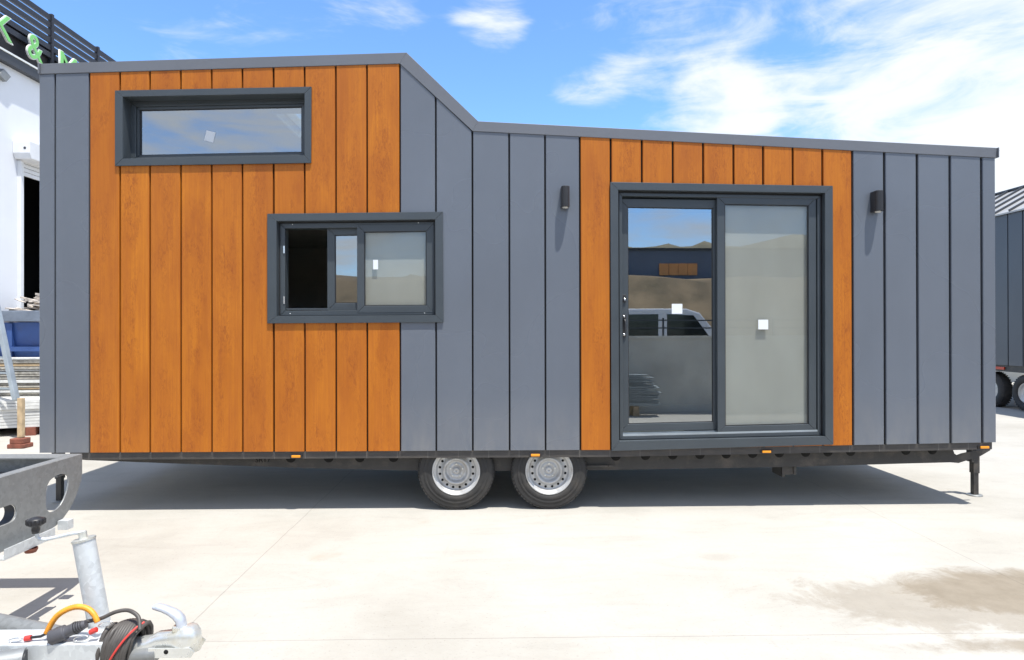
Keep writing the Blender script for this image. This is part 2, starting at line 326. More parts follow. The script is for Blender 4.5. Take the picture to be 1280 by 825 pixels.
def hills():
    m = MB(); vs = []; n = 240
    for i in range(n+1):
        a = R(lerp(150, 390, i/n)); cx, sy = math.cos(a), math.sin(a)
        k_ = min(1, max(0, (math.degrees(a)-258)/22)); k_ = k_*k_*(3-2*k_); h = 17+10*k_+.8*math.sin(a*17+1)+.6*math.sin(a*43)+.5*math.sin(a*71+2)
        for rr, k in ((120, 0), (150, .55), (190, 1), (260, .8)):
            vs.append((cx*rr, sy*rr, -.2+h*k+ (random.uniform(-.7, .7) if k else 0)))
    fs = [(i*4+j, i*4+j+1, (i+1)*4+j+1, (i+1)*4+j) for i in range(n) for j in range(3)]
    return tag(m.add(vs, fs, True).build('hills', M['brush']), kind='structure')
hills()
def bank():
    m = MB(); vs = []; nx = 60
    for i in range(nx+1):
        x = lerp(-40, 50, i/nx)
        for y, z in ((-14.5, -.05), (-16, .9), (-17.5, 2.0), (-19, 3.4), (-22.5, 3.80), (-30, 3.8), (-60, 3.5)):
            vs.append((x, y+random.uniform(-.25, .25), z+random.uniform(-.15, .15)*(z > 0)))
    return tag(m.add(vs, [(i*7+j, i*7+j+1, (i+1)*7+j+1, (i+1)*7+j) for i in range(nx) for j in range(6)], True).build('dirt_bank', M['dirtbank']), kind='structure')
bank()

# ================================================================ TINY HOUSE ON WHEELS
H = thing('tiny_house', (.2, 1.25, 0), 'grey and wood clad tiny house on a two-axle trailer, its upper storey at the left', 'tiny house')
XL, XR, DEP = -3.685, 4.092, 2.5
TOP = [(-3.70, 3.528), (-.802, 3.631), (-.218, 3.085), (.656, 3.046), (4.10, 2.884)]
def ztop(x):
    for (a, za), (b, zb) in zip(TOP, TOP[1:]):
        if x <= b: return za+(zb-za)*(x-a)/(b-a)
    return TOP[-1][1]
def zbot(x): return .497 if x < .9 else .497+(x-.9)/(4.09-.9)*.046
# openings as quads TL TR BR BL (x,z)
UP = dict(o=[(-3.077, 3.398), (-1.511, 3.437), (-1.515, 2.822), (-3.077, 2.793)], i=[(-3.015, 3.348), (-1.567, 3.383), (-1.567, 2.883), (-3.015, 2.852)])
LO = dict(o=[(-1.866, 2.412), (-.457, 2.431), (-.453, 1.537), (-1.866, 1.530)], i=[(-1.792, 2.353), (-.518, 2.369), (-.516, 1.595), (-1.792, 1.590)])
DO = dict(o=[(.902, 2.675), (2.728, 2.648), (2.726, .533), (.908, .490)], i=[(.967, 2.612), (2.663, 2.590), (2.660, .600), (.970, .570)])
HOLES = []
for q in (UP, LO, DO):
    o, i = q['o'], q['i']; HOLES.append((lerp(o[0][0], i[0][0], .7), lerp(o[1][0], i[1][0], .7), min(o[2][1], o[3][1])+.05, max(o[0][1], o[1][1])-.02-.025))
def strips(mb, x0, x1, y0, y1, cham=0., z_lo=None):
    """a vertical board x0..x1 cut round the openings"""
    xs = sorted({x0, x1} | {h[k] for h in HOLES for k in (0, 1) if x0 < h[k] < x1} | {t[0] for t in TOP if x0 < t[0] < x1})
    for a, b in zip(xs, xs[1:]):
        mid = (a+b)/2; cuts = sorted((h[2], h[3]) for h in HOLES if h[0] < mid < h[1])
        lo = [(zbot(a), zbot(b))]; segs = []
        cur = (zbot(a), zbot(b))
        for c0, c1 in cuts:
            if c0 > cur[0]: segs.append((cur, (c0, c0)))
            cur = (c1, c1)
        segs.append((cur, (ztop(a), ztop(b))))
        ca = cham if a == x0 else 0; cb = cham if b == x1 else 0
        for (l0, l1), (t0, t1) in segs:
            sec = [(a, y1, l0, t0), (a, y0+ca, l0, t0)]+([(a+ca, y0, l0, t0)] if ca else [])+([(b-cb, y0, l1, t1)] if cb else [])+[(b, y0+cb, l1, t1), (b, y1, l1, t1)]
            n = len(sec); vs = [(x, y, l) for x, y, l, t in sec]+[(x, y, t) for x, y, l, t in sec]
            mb.add(vs, [tuple(range(n)), tuple(range(n, 2*n))]+[(k, (k+1) % n, (k+1) % n+n, k+n) for k in range(n)])
def cladding(seams, mat, name, gapw, y0=0.):
    mb = MB()
    for a, b in zip(seams, seams[1:]): strips(mb, a+gapw/2, b-gapw/2, y0, .024, .004)
    return mb.build(name, mat, H)
cladding([XL-.007, -3.562, -3.290], M['panel'], 'metal_cladding', .013)
cladding([-3.290, -3.047, -2.809, -2.563, -2.317, -2.071, -1.822, -1.572, -1.321, -1.070, -.804], M['wood'], 'wood_cladding', .013)
cladding([-.804, -.514, -.218, .081, .373, .656], M['panel'], 'metal_cladding', .013)
cladding([.656, .909, 1.164, 1.418, 1.667, 1.917, 2.161, 2.406, 2.651, 2.898], M['wood'], 'wood_cladding', .016)
cladding([2.898, 3.165, 3.437, 3.710, 3.974, XR+.006], M['panel'], 'metal_cladding', .020)
mb = MB(); strips(mb, XL+.004, XR-.004, .026, .10); mb.build('front_wall', M['gap'], H)
# end walls, rear wall, floor
mb = MB(); mb.prism([(.1005, .5), (DEP, .5), (DEP, ztop(XL)), (.1005, ztop(XL))], XL, XL+.09, 'x')
for k in range(9): mb.box(XL-.012, XL, .13+k*.27, .385+k*.27, .5, ztop(XL)-.002)
mb.build('side_wall', M['panel'], H)
mb = MB(); mb.prism([(.1005, .545), (DEP, .545), (DEP, ztop(XR)), (.1005, ztop(XR))], XR-.09, XR, 'x')
for k in range(9): mb.box(XR, XR+.012, .13+k*.27, .385+k*.27, .545, ztop(XR)-.002)
mb.build('side_wall', M['panel'], H)
mb = MB(); mb.prism([(XL+.091, .55)]+[(x if i not in (0, 4) else (XL+.091 if i == 0 else XR-.091), z) for i, (x, z) in enumerate(TOP)][::1]+[(XR-.091, .55)], DEP-.09, DEP)
mb.build('rear_wall', M['panel'], H)
MB().box(XL+.092, XR-.092, .102, DEP-.092, .55, .60).build('floor', M['inner'], H)
# interior lining
MB().box(XL+.095, XR-.095, DEP-.13, DEP-.095, .602, 2.86).build('inner_wall', M['inner'], H)
MB().box(-3.55, -.77, .16, DEP-.132, 2.44, 2.50).build('loft_floor', M['inner'], H)
# roof panels, the left one with a roof window
T2 = .075
def roof_piece(x0, z0, x1, z1, y0, y1, mb, up=0., th=T2):
    mb.add([(x0, y0, z0+up), (x1, y0, z1+up), (x1, y1, z1+up), (x0, y1, z0+up), (x0, y0, z0+th+up), (x1, y0, z1+th+up), (x1, y1, z1+th+up), (x0, y1, z0+th+up)],
           [(0, 3, 2, 1), (4, 5, 6, 7), (0, 1, 5, 4), (1, 2, 6, 5), (2, 3, 7, 6), (3, 0, 4, 7)])
rt = lambda x: ztop(x)+.004
skx0, skx1, sky0, sky1 = -2.16, -1.55, .95, 1.75
mb = MB()
for x0, x1, y0, y1 in ((-3.671, skx0, .03, 2.53), (skx1, -.79, .03, 2.53), (skx0, skx1, .03, sky0), (skx0, skx1, sky1, 2.53)): roof_piece(x0, rt(x0), x1, rt(x1), y0, y1, mb)
roof_piece(-.79, rt(-.79), -.205, 3.086, .03, 2.53, mb); roof_piece(-.205, 3.086, 4.10, rt(4.10), .03, 2.53, mb)
roof = mb.build('roof', M['trim'], H)
mb = MB()
for a in (skx0-.03, skx1-.03): mb.box(a, a+.06, sky0-.03, sky1+.03, 3.64, 3.74)
for a in (sky0-.03, sky1-.03): mb.box(skx0+.03, skx1-.03, a, a+.06, 3.64, 3.74)
for a in (skx0-.002, skx1-.018): mb.box(a, a+.02, sky0, sky1, 3.545, 3.64)
for a in (sky0, sky1-.02): mb.box(skx0+.018, skx1-.018, a, a+.02, 3.545, 3.64)
mb.build('roof_window', M['innerlight'], roof)
MB().box(skx0+.03, skx1-.03, sky0+.03, sky1-.03, 3.705, 3.711).build('glass_pane', M['glassf'], roof)
# flashing along the roof edge: outer quad strip standing proud of the cladding
OT = [(-3.672, 3.613), (-.748, 3.722), (-.170, 3.168), (4.098, 2.967)]
IT = [(-3.672, 3.531), (-.802, 3.632), (-.214, 3.087), (4.098, 2.885)]
mb = MB()
for k in range(3): mb.prism([IT[k], IT[k+1], OT[k+1], OT[k]], -.007, .028)
for k in range(3): mb.prism([(OT[k][0], OT[k][1]-.012), (OT[k+1][0], OT[k+1][1]-.012), OT[k+1], OT[k]], .0285, .12)
mb.build('roof_flashing', M['trim'], H, .002)
mb = MB(); mb.prism([(-.0225, 2.885), (2.53, 2.885), (2.53, 2.967), (-.0225, 2.967)], 4.0985, 4.106, 'x'); mb.build('roof_flashing', M['trim'], H, .002); mb = MB(); mb.prism([(-.0225, 3.53), (2.53, 3.53), (2.53, 3.612), (-.0225, 3.612)], -3.684, -3.6725, 'x')
mb.build('roof_flashing', M['trim'], H, .002)
MB().tube([(4.114, -.004, 2.945), (4.114, .9, 2.945)], .0075, 8).build('roof_trim_end', M['trim'], H)

def bil(q, a, b):       # a 0..1 left-right, b 0..1 bottom-top
    (tl, tr, br, bl) = q; x = lerp(lerp(bl[0], br[0], a), lerp(tl[0], tr[0], a), b); z = lerp(lerp(bl[1], br[1], a), lerp(tl[1], tr[1], a), b); return (x, z)
def rectq(q, a0, a1, b0, b1): return [bil(q, a0, b1), bil(q, a1, b1), bil(q, a1, b0), bil(q, a0, b0)]
def inset(q, d, dt=None, dr=None, db=None):
    dt = d if dt is None else dt; dr = d if dr is None else dr; db = d if db is None else db
    (a, b, c, e) = q; return [(a[0]+d, a[1]-dt), (b[0]-dr, b[1]-dt), (c[0]-dr, c[1]+db), (e[0]+d, e[1]+db)]
def ring(mb, o, i, y0, y1, mit=.0006):
    for k in range(4):
        k2 = (k+1) % 4; dx, dz = o[k2][0]-o[k][0], o[k2][1]-o[k][1]; l = math.hypot(dx, dz); tx, tz = dx/l*mit, dz/l*mit
        mb.prism([(o[k][0]+tx, o[k][1]+tz), (o[k2][0]-tx, o[k2][1]-tz), (i[k2][0]-tx, i[k2][1]-tz), (i[k][0]+tx, i[k][1]+tz)], y0, y1)
def casing(q, name, reveal):
    mb = MB(); ring(mb, q['o'], q['i'], -.017, -.004); lin = inset(q['i'], -.010); ring(mb, lin, q['i'], -.0035, reveal, 0)
    ring(mb, inset(q['o'], .008), inset(q['i'], -.011), -.0035, .0005, 0)
    return mb.build(name, M['frame'], H, .0018)
def frame(q, d, y0, y1, name, parent, mat='frame', **k):
    i = inset(q, d, **k); mb = MB(); ring(mb, q, i, y0, y1, .0004); mb.build(name, M[mat], parent, .003); return i
def pane(q, y, parent, mat='glass', th=.006, name='glass_pane'):
    return MB().prism(q, y, y+th).build(name, M[mat], parent)
def gasket_or_gap_shade(q, y, parent, w=.007):
    mb = MB(); ring(mb, q, inset(q, w), y-.003, y+.004, 0); return mb.build('gasket_or_gap_shade', M['black'], parent)
def sticker(x, z, w, h, ang, y, parent):
    c, s = math.cos(R(ang)), math.sin(R(ang)); pts = [(x+a*w/2*c-b*h/2*s, z+a*w/2*s+b*h/2*c) for a, b in ((-1, 1), (1, 1), (1, -1), (-1, -1))]
    return MB().prism(pts, y-.0012, y-.0002).build('sticker', M['sticker'], parent)
# upper loft window
w = casing(UP, 'window', .115)
q = frame(inset(UP['i'], -.005), .045, .10, .15, 'window_frame', w); q = frame(q, .022, .112, .145, 'glazing_bead', w)
pane(q, .128, w); gasket_or_gap_shade(q, .126, w, .006)
sticker(-2.385, 3.075, .075, .085, -14, .127, w)
# lower sliding window
w = casing(LO, 'window', .05)
I = LO['i']; mb = MB(); ring(mb, inset(I, -.006), inset(I, .0115), .042, .06, 0); mb.build('gasket_or_gap_shade', M['black'], w); q = frame(inset(I, .011, db=.004), .040, .036, .125, 'window_frame', w, dr=.014)  # first black ring stands in for the shaded gap between casing and frame
mb = MB(); mb.box(-1.74, -.54, .06, .064, 1.641, 1.655); mb.box(-1.74, -.54, .088, .092, 1.643, 1.655); mb.build('track', M['frame'], w)
s2 = rectq(I, .300, .56, .055, .945); ii = frame(s2, .062, .072, .104, 'sliding_sash', w); gasket_or_gap_shade(ii, .085, w, .006); pane(ii, .087, w, 'glass')
s1 = rectq(I, .497, .985, .028, .965); ii = frame(s1, .058, .034, .066, 'sliding_sash', w); gasket_or_gap_shade(ii, .047, w, .007)
pane(ii, .049, w, 'glassf'); MB().prism(inset(ii, -.004), .0695, .0705).build('fly_screen', M['screen'], w)
sticker(-1.010, 2.01, .040, .078, 0, .049, w)
for z_ in (2.13, 1.72): MB().box(-1.752, -1.742, .03, .0355, z_-.03, z_+.03).build('striker_plate', M['chrome'], w)
for x, z in ((-1.68, 2.335), (-.66, 2.35), (-1.70, 1.61), (-.61, 1.613)): MB().lathe([(0, -.002), (.0035, -.002), (.004, 0)], (x, .0355, z), 10).build('screw_cap', M['lwhite'], w)
# sliding door
w = casing(DO, 'sliding_door', .035); I = DO['i']
mb = MB(); ring(mb, inset(I, -.006), inset(I, .0145), .040, .06, 0); mb.build('gasket_or_gap_shade', M['black'], w); q = frame(inset(I, .014, db=.004), .026, .030, .16, 'door_frame', w, db=.030)  # black ring puts the shade of the gap round the door frame into colour
mb = MB(); 
for k, (yy, zz) in enumerate(((.034, .012), (.068, .018), (.105, .018))):
    a, b = bil(I, .015, 0), bil(I, .985, 0); mb.add([(a[0], yy, a[1]+.03), (b[0], yy, b[1]+.03), (b[0], yy+.006, b[1]+.03), (a[0], yy+.006, a[1]+.03), (a[0], yy, a[1]+.036+zz), (b[0], yy, b[1]+.036+zz), (b[0], yy+.006, b[1]+.036+zz), (a[0], yy+.006, a[1]+.036+zz)],
        [(0, 3, 2, 1), (4, 5, 6, 7), (0, 1, 5, 4), (1, 2, 6, 5), (2, 3, 7, 6), (3, 0, 4, 7)])
mb.build('threshold_track', M['alu'], w)
d2 = rectq(I, .012, .520, .030, .975); ii = frame(d2, .075, .078, .118, 'sliding_leaf', w, dr=.078, dt=.07, db=.062); gasket_or_gap_shade(ii, .092, w, .006); pane(ii, .094, w)
MB().box(ii[0][0]-.002, ii[1][0]+.002, .079, .082, ii[3][1]-.006, ii[3][1]-.001).build('bottom_bead', M['alu'], w)
sticker(1.475, 1.648, .088, .082, 0, .094, w)
d1 = rectq(I, .487, .972, .016, .985); ii = frame(d1, .062, .036, .070, 'sliding_leaf', w); gasket_or_gap_shade(ii, .049, w, .008); pane(ii, .051, w, 'glassf')
MB().prism(inset(ii, -.004), .0735, .0745).build('fly_screen', M['screen'], w)
sticker(2.178, 1.516, .082, .080, 0, .051, w)
# lock and latch
mb = MB(); mb.box(1.008, 1.046, .066, .0775, 1.70, 1.765); mb.build('latch_plate', M['black'], w, .004)
mb = MB(); mb.tube([(1.027, .066, 1.735), (1.027, .045, 1.735), (1.030, .040, 1.715)], .007, 10); mb.build('latch', M['chrome'], w)
mb = MB(); mb.box(1.008, 1.046, .064, .0775, 1.415, 1.60); mb.build('lock_plate', M['black'], w, .005)
mb = MB(); mb.tube([(1.027, .064, 1.555), (1.027, .030, 1.555), (1.030, .026, 1.54), (1.032, .026, 1.46)], .009, 10); mb.build('handle', M['black'], w)
mb = MB(); mb.lathe([(0, -.008), (.009, -.008), (.010, 0)], (1.027, .064, 1.585), 14); mb.build('keyhole', M['chrome'], w); mb = MB(); mb.lathe([(0, -.005), (.009, -.005), (.010, 0)], (1.027, .064, 1.435), 14); mb.build('keyhole', M['chrome'], w)
# wall lamps: up/down sconces with a rounded front
def wall_lamp(cx, zc):
    w_, h_, d_ = .066, .165, .098; poly = [(cx-w_/2, 0-.0005)]
    for k in range(9):
        a = math.pi*k/8; poly.append((cx-w_/2*math.cos(a), -.0005-(d_-.033)-.033*math.sin(a)))
    poly.append((cx+w_/2, -.0005))
    mb = MB(); mb.prism(poly, zc-h_/2, zc+h_/2, 'z'); lamp = mb.build('wall_lamp', M['black'], H, .002)
    mb = MB(); mb.lathe([(.0, -.008), (.022, -.008), (.024, 0)], (cx, -.055, zc-h_/2-.0005), 20, 'z'); mb.build('lens', M['lens'], lamp)
wall_lamp(.532, 2.545); wall_lamp(3.078, 2.515)

# chassis
def ztrim(x): return zbot(x)-.002
mb = MB(); 
def rail(mb, y0, y1, hh, xa, xb):
    xs = [xa, .9, xb]
    for a, b in zip(xs, xs[1:]):
        mb.prism([(a, ztrim(a)-hh), (b, ztrim(b)-hh), (b, ztrim(b)), (a, ztrim(a))], y0, y1)
rail(mb, .012, .030, .058, -3.45, 4.062); rail(mb, .030, .07, .006, -3.45, 4.062); mb.build('chassis_rail', M['rail'], H)
mb = MB(); rail(mb, 2.43, 2.448, .058, -3.45, 4.062); mb.build('chassis_rail', M['rail'], H)
BP = [(-3.42, .47), (-3.42, .412), (-2.60, .375), (-1.6, .335), (-.85, .312), (-.2, .302), (.9, .305), (2.5, .322), (3.45, .345), (3.80, .352), (3.87, .346), (4.06, .405), (4.142, .452), (4.142, .468), (4.05, .455), (3.90, .425), (3.86, .41), (3.835, .425), (3.825, .452), (3.80, .475)]
mb = MB(); mb.prism(BP, .135, .150)
mb.prism([(-3.42, .408), (-1.6, .331), (-.2, .298), (-.2, .302), (-1.6, .335), (-3.42, .412)], .1505, .2)
beam = mb.build('chassis_beam', M['chassis'], H)
mb = MB(); mb.prism(BP, 2.30, 2.315); mb.build('chassis_beam', M['chassis'], H)
mb = MB()
for x in (-1.727, -1.415, -1.158, -.880, .970, 1.218, 1.447, 1.676, 1.897, 2.120, 2.345, 2.568, 2.757, 2.95, 3.42, 3.645):
    z = zbot(x)-.076; MB().lathe([(0, -.001), (.040, -.001), (.041, 0)], (x, .1345, z), 20).build('hole', M['hole'], beam)  # flat black discs stand in for the shade inside the beam holes
for x in (-3.2, -2.3, -1.4, -.9, .6, 1.6, 2.6, 3.5): MB().box(x-.03, x+.03, .16, 2.29, .42, .485).build('cross_member', M['chassis'], H)
MB().box(XL+.1, XR-.1, .075, 2.42, .492, .5485).build('underfloor', M['underfloor'], H)  # underfloor made pale so it bounces light into the shade below
mb = MB(); mb.box(2.38, 2.40, .16, .36, .23, .33); mb.box(2.38, 2.50, .17, .18, .25, .33); mb.box(2.48, 2.50, .16, .36, .25, .33); mb.build('bracket', M['chassis'], H)
mb = MB(); mb.box(.72, .96, .10, .115, .335, .35); mb.box(.90, .905, .10, .135, .33, .35); mb.build('step_rod', M['chassis'], H)
for xx in (-.354, .409):   # axles
    MB().tube([(xx, .2, .315), (xx, 2.3, .315)], .035, 14).build('axle', M['chassis'], H)
for dx in (0, .764): MB().prism([(-.62+dx, .47), (-.02+dx, .47), (-.02+dx, .42), (-.12+dx, .30), (-.30+dx, .30)], .155, .17).build('suspension_arm', M['chassis'], H)
# amber side markers
for x in (-1.642, .290, 2.182, 3.990):
    z = zbot(x)-.040
    mk = MB().box(x-.05, x+.05, .004, .0115, z-.014, z+.014).build('side_marker', M['black'], H, .002)
    m = MB(); m.box(x-.036, x+.036, -.008, .0038, z-.010, z+.010); m.build('lens', M['amber'], mk, .004)
# chassis number
tcu = bpy.data.curves.new('chassis_number', 'FONT'); tcu.body = 'SR17'; tcu.size = .062; tcu.extrude = .0006
def text_mesh(cu, name, mat, loc, rot, parent=None, extra=None):
    o = bpy.data.objects.new('tmp', cu); C.objects.link(o); dg = bpy.context.evaluated_depsgraph_get(); dg.update()
    me = bpy.data.meshes.new_from_object(o.evaluated_get(dg)); bpy.data.objects.remove(o)
    t = Matrix.Translation(loc) @ rot; me.transform(t); me.materials.clear(); me.materials.append(mat)
    ob = bpy.data.objects.new(name, me); C.objects.link(ob)
    if parent: ob.parent = parent; ob.matrix_parent_inverse = Matrix.Translation(-world_loc(parent))
    return ob
text_mesh(tcu, 'chassis_number', M['hole'], (-2.02, .133, .385), Matrix.Rotation(R(90), 4, 'X'), H)

# wheels
def make_wheel(cx, cy, parent, Rr=.315, flip=1):
    wq = sub('wheel', (cx, cy, Rr), parent); c = (cx, cy, Rr); s = flip
    pr = [(.190, .018), (.200, .004), (.212, .000), (.236, -.006), (.238, -.0035), (.250, -.006), (.262, -.007), (.264, -.004), (.272, -.004), (.288, .002), (.292, .001), (.300, .006), (.309, .016),
          (.3125, .030), (.315, .050), (.315, .066), (.307, .068), (.307, .074), (.315, .076), (.315, .104), (.307, .106), (.307, .112), (.315, .114), (.315, .132), (.3125, .152), (.305, .170), (.27, .186), (.22, .184), (.19, .168)]
    mb = MB(); mb.lathe([(a, b*s) for a, b in pr], c, 72, closed=True)
    for k in range(60):   # shoulder blocks
        a = 2*math.pi*k/60
        for t0, t1 in ((.004, .030),):
            p0 = Vector((math.cos(a), 0, math.sin(a))); q = Vector(c)
            mb.bar(q+p0*.3035+Vector((0, t0*s, 0)), q+p0*.3145+Vector((0, t1*s, 0)), .019, .006, up=tuple(p0))
    tyre = mb.build('tyre', M['rubber'], wq)
    # a slightly squashed contact patch
    for v in tyre.data.vertices:
        if v.co.z < .004: v.co.z = .004
    pr = [(.194, .060), (.198, .010), (.196, .002), (.190, .000), (.184, .004), (.181, .014), (.176, .017), (.170, .018), (.163, .032), (.160, .048), (.150, .052), (.128, .050), (.117, .040), (.110, .026), (.103, .021), (.096, .022), (.090, .030), (.084, .048), (.078, .054),
          (.066, .056), (.060, .050), (.040, .050), (.036, .056), (.028, .056), (.026, .040), (.022, .037), (.001, .035)]
    mb = MB(); mb.lathe([(a, b*s) for a, b in pr+[(.03, .12), (.190, .12)]], c, 72, closed=False); mb.cur = 1
    for k in range(16):
        a = 2*math.pi*(k+.5)/16; mb.lathe([(0, -.0012*s), (.0098, -.0012*s), (.0108, .001*s)], (cx+.1385*math.cos(a), cy+.0500*s, Rr+.1385*math.sin(a)), 14)  # vent holes are black discs, their inner shade given by colour
    mb.cur = 2
    for k in range(5):
        a = 2*math.pi*k/5+.3; mb.lathe([(0, -.010*s), (.006, -.010*s), (.0085, -.006*s), (.0085, .004*s)], (cx+.053*math.cos(a), cy+.050*s, Rr+.053*math.sin(a)), 6, smooth=False)
    mb.build('rim', [M['rim'], M['hole'], M['zinc']], wq)
    return wq
make_wheel(-.357, .052, H); make_wheel(.407, .052, H)
make_wheel(-.357, 2.44, H, flip=-1); make_wheel(.407, 2.44, H, flip=-1)
# corner jacks
def jack(x, y, top=.46):
    j = MB(); j.box(x-.028, x+.028, y-.028, y+.028, .20, top); j.box(x-.05, x-.0285, y-.035, y+.035, .30, top-.002); j.box(x-.028, x+.028, y-.06, y-.0285, top-.06, top)
    j = j.build('corner_jack', M['chassis'], H, .003)
    MB().box(x-.022, x+.022, y-.022, y+.022, .012, .1995).build('inner_leg', M['chassis'], j, .002)
    MB().lathe([(0, .0115), (.055, .0115), (.062, .006), (.062, 0.001), (0, .001)], (x, y, 0), 28, 'z').build('foot', M['galv'], j)
jack(4.215, .42); jack(4.1, 2.2); jack(-3.80, .42, .45); jack(-3.6, 2.2)
for a_, b_ in (((4.06, .42, .45), (4.2, .42, .45)), ((-3.8, .42, .452), (-3.3, .42, .452)), ((4.1, 2.2, .47), (3.8, 2.2, .47))): MB().bar(a_, b_, .05, .03).build('jack_arm', M['chassis'], H)

# ================================================================ FOREGROUND TRAILER
T = thing('trailer', (-3.2, -3.13, 0), 'galvanised flatbed trailer end with holed cross plate and drawbar at lower left', 'trailer')
YC = -3.13
def plate():
    # outline in (y,z): half plate to the far side of the centre line, mirrored
    top = .80
    prof = [(-1.829, top), (-1.829, .70), (-1.838, .665), (-1.858, .625), (-1.89, .575), (-1.93, .535), (-1.975, .505), (-2.03, .482), (-2.10, .470), (YC, .470)]
    o = [(y, z) for y, z in prof]; o += [(2*YC-y, z) for y, z in prof[::-1][1:]]; return o
def bez_slot(c, hw, hh, n=10, skew=0):
    pts = []
    for sgn, a0 in ((1, -90), (-1, 90)):
        for k in range(n+1):
            a = R(a0+180*k/n); pts.append((c[0]+sgn*0+(hw-hh)*sgn+hh*math.cos(a), c[1]+hh*math.sin(a)))
    return pts
def build_plate():
    bm = bmesh.new()
    outer = plate(); holes = []
    # leaning egg-shaped hole near each end
    h1 = [(-1.940, .705), (-1.962, .722), (-1.995, .730), (-2.035, .728), (-2.075, .715), (-2.098, .690), (-2.103, .655), (-2.103, .600), (-2.096, .578), (-2.080, .563), (-2.058, .558), (-2.030, .562), (-2.000, .575), (-1.972, .600), (-1.950, .635), (-1.938, .670)]
    h2 = [(y-.06, z) for y, z in bez_slot((-2.40, .625), .165, .040)]
    holes = [h1, [(2*YC-y, z) for y, z in h1][::-1], h2, [(2*YC-y, z) for y, z in h2][::-1]]
    edges = []
    for loop in [outer]+holes:
        vs = [bm.verts.new((0, y, z)) for y, z in loop]
        for a, b in zip(vs, vs[1:]+vs[:1]): edges.append(bm.edges.new((a, b)))
    bmesh.ops.triangle_fill(bm, use_beauty=True, use_dissolve=False, edges=edges)
    # drop triangles that fell inside holes
    def inside(p, poly):
        c = False
        for (a, b), (d, e) in zip(poly, poly[1:]+poly[:1]):
            if (b > p[1]) != (e > p[1]) and p[0] < (d-a)*(p[1]-b)/(e-b)+a: c = not c
        return c
    bad = [fc for fc in bm.faces if any(inside((fc.calc_center_median().y, fc.calc_center_median().z), h) for h in holes)]
    bmesh.ops.delete(bm, geom=bad, context='FACES_ONLY')
    r_ = bmesh.ops.extrude_face_region(bm, geom=list(bm.faces)); vs = [e for e in r_['geom'] if isinstance(e, bmesh.types.BMVert)]
    for v in vs: v.co.x = -.008
    # pressed lips of the holes and the outer edge (depth)
    for v in bm.verts: v.co.x -= 2.190
    bmesh.ops.recalc_face_normals(bm, faces=bm.faces)
    me = bpy.data.meshes.new('cross_plate'); bm.to_mesh(me); bm.free(); me.materials.append(M['galv'])
    o = bpy.data.objects.new('cross_plate', me); C.objects.link(o); o.parent = T; o.matrix_parent_inverse = Matrix.Translation(-world_loc(T))
    b = o.modifiers.new('bevel', 'BEVEL'); b.width = .002; b.segments = 2; b.limit_method = 'ANGLE'; b.angle_limit = R(50)
    for h in holes[2:]:
        mb = MB(); n = len(h); mb.add([(-2.1985, y, z) for y, z in h]+[(-2.245, y, z) for y, z in h], [(k, (k+1) % n, (k+1) % n+n, k+n) for k in range(n)], True); mb.build('hole_lip', M['dark'], o)
build_plate()
mb = MB(); mb.box(-2.245, -2.1985, 2*YC+1.829, -1.829, .793, .800); mb.box(-2.245, -2.1985, 2*YC+2.1, -2.1, .470, .476); mb.build('flange', M['galv'], T, .001)
# longitudinal rails running away to the left
def crail(y, s):
    mb = MB(); mb.box(-5.6, -2.246, y-.055, y+.055, .794, .800); mb.box(-5.6, -2.246, y+s*.049, y+s*.055, .70, .7935); mb.box(-5.6, -2.246, y-.055, y+.0485, .70, .706)
    mb.build('side_rail', M['galv'], T)
crail(-1.885, 1); crail(2*YC+1.885, -1)
mb = MB(); mb.box(-5.65, -5.6, 2*YC+1.83, -1.83, .70, .80); mb.build('cross_beam', M['galv'], T)
mb = MB(); mb.bar((-2.25, -2.35, .735), (-5.6, -2.35, .735), .06, .06); mb.build('centre_rail', M['galv'], T)
# zinc bracket with little lamp under the plate
mb = MB(); mb.box(-2.185, -2.135, -2.44, -2.12, .452, .458); mb.box(-2.140, -2.135, -2.44, -2.12, .4585, .50); mb.box(-2.185, -2.135, -2.03, -1.985, .46, .505)
br = mb.build('lamp_bracket', M['galvl'], T, .001)
mb = MB(); mb.lathe([(0, -.022), (.022, -.020), (.028, -.008), (.028, 0)], (-2.145, -2.27, .4515), 20, 'z'); mb.build('marker_lamp', M['rust'], br)
# drawbar: square tube along x
DZ0, DZ1, DY0, DY1 = .36, .47, -3.195, -3.085
mb = MB(); mb.box(-5.0, -1.24, DY0, DY1, DZ0, DZ1); mb.build('drawbar', M['galvl'], T, .006, 3)
for s in (1, -1):
    a = Vector((-1.50, YC+s*.075, .425)); b = Vector((-2.14, YC+s*.31, .425)); b2 = Vector((-2.9, YC+s*.60, .43))
    mb = MB(); mb.tube([a, b, b2], .038, 20); mb.build('brace_tube', M['galv'], T)
    d = (a-b).normalized(); mb = MB(); mb.tube([a+d*.001, a+d*.004], .031, 20); mb.build('tube_end', M['frame_dark'], T)
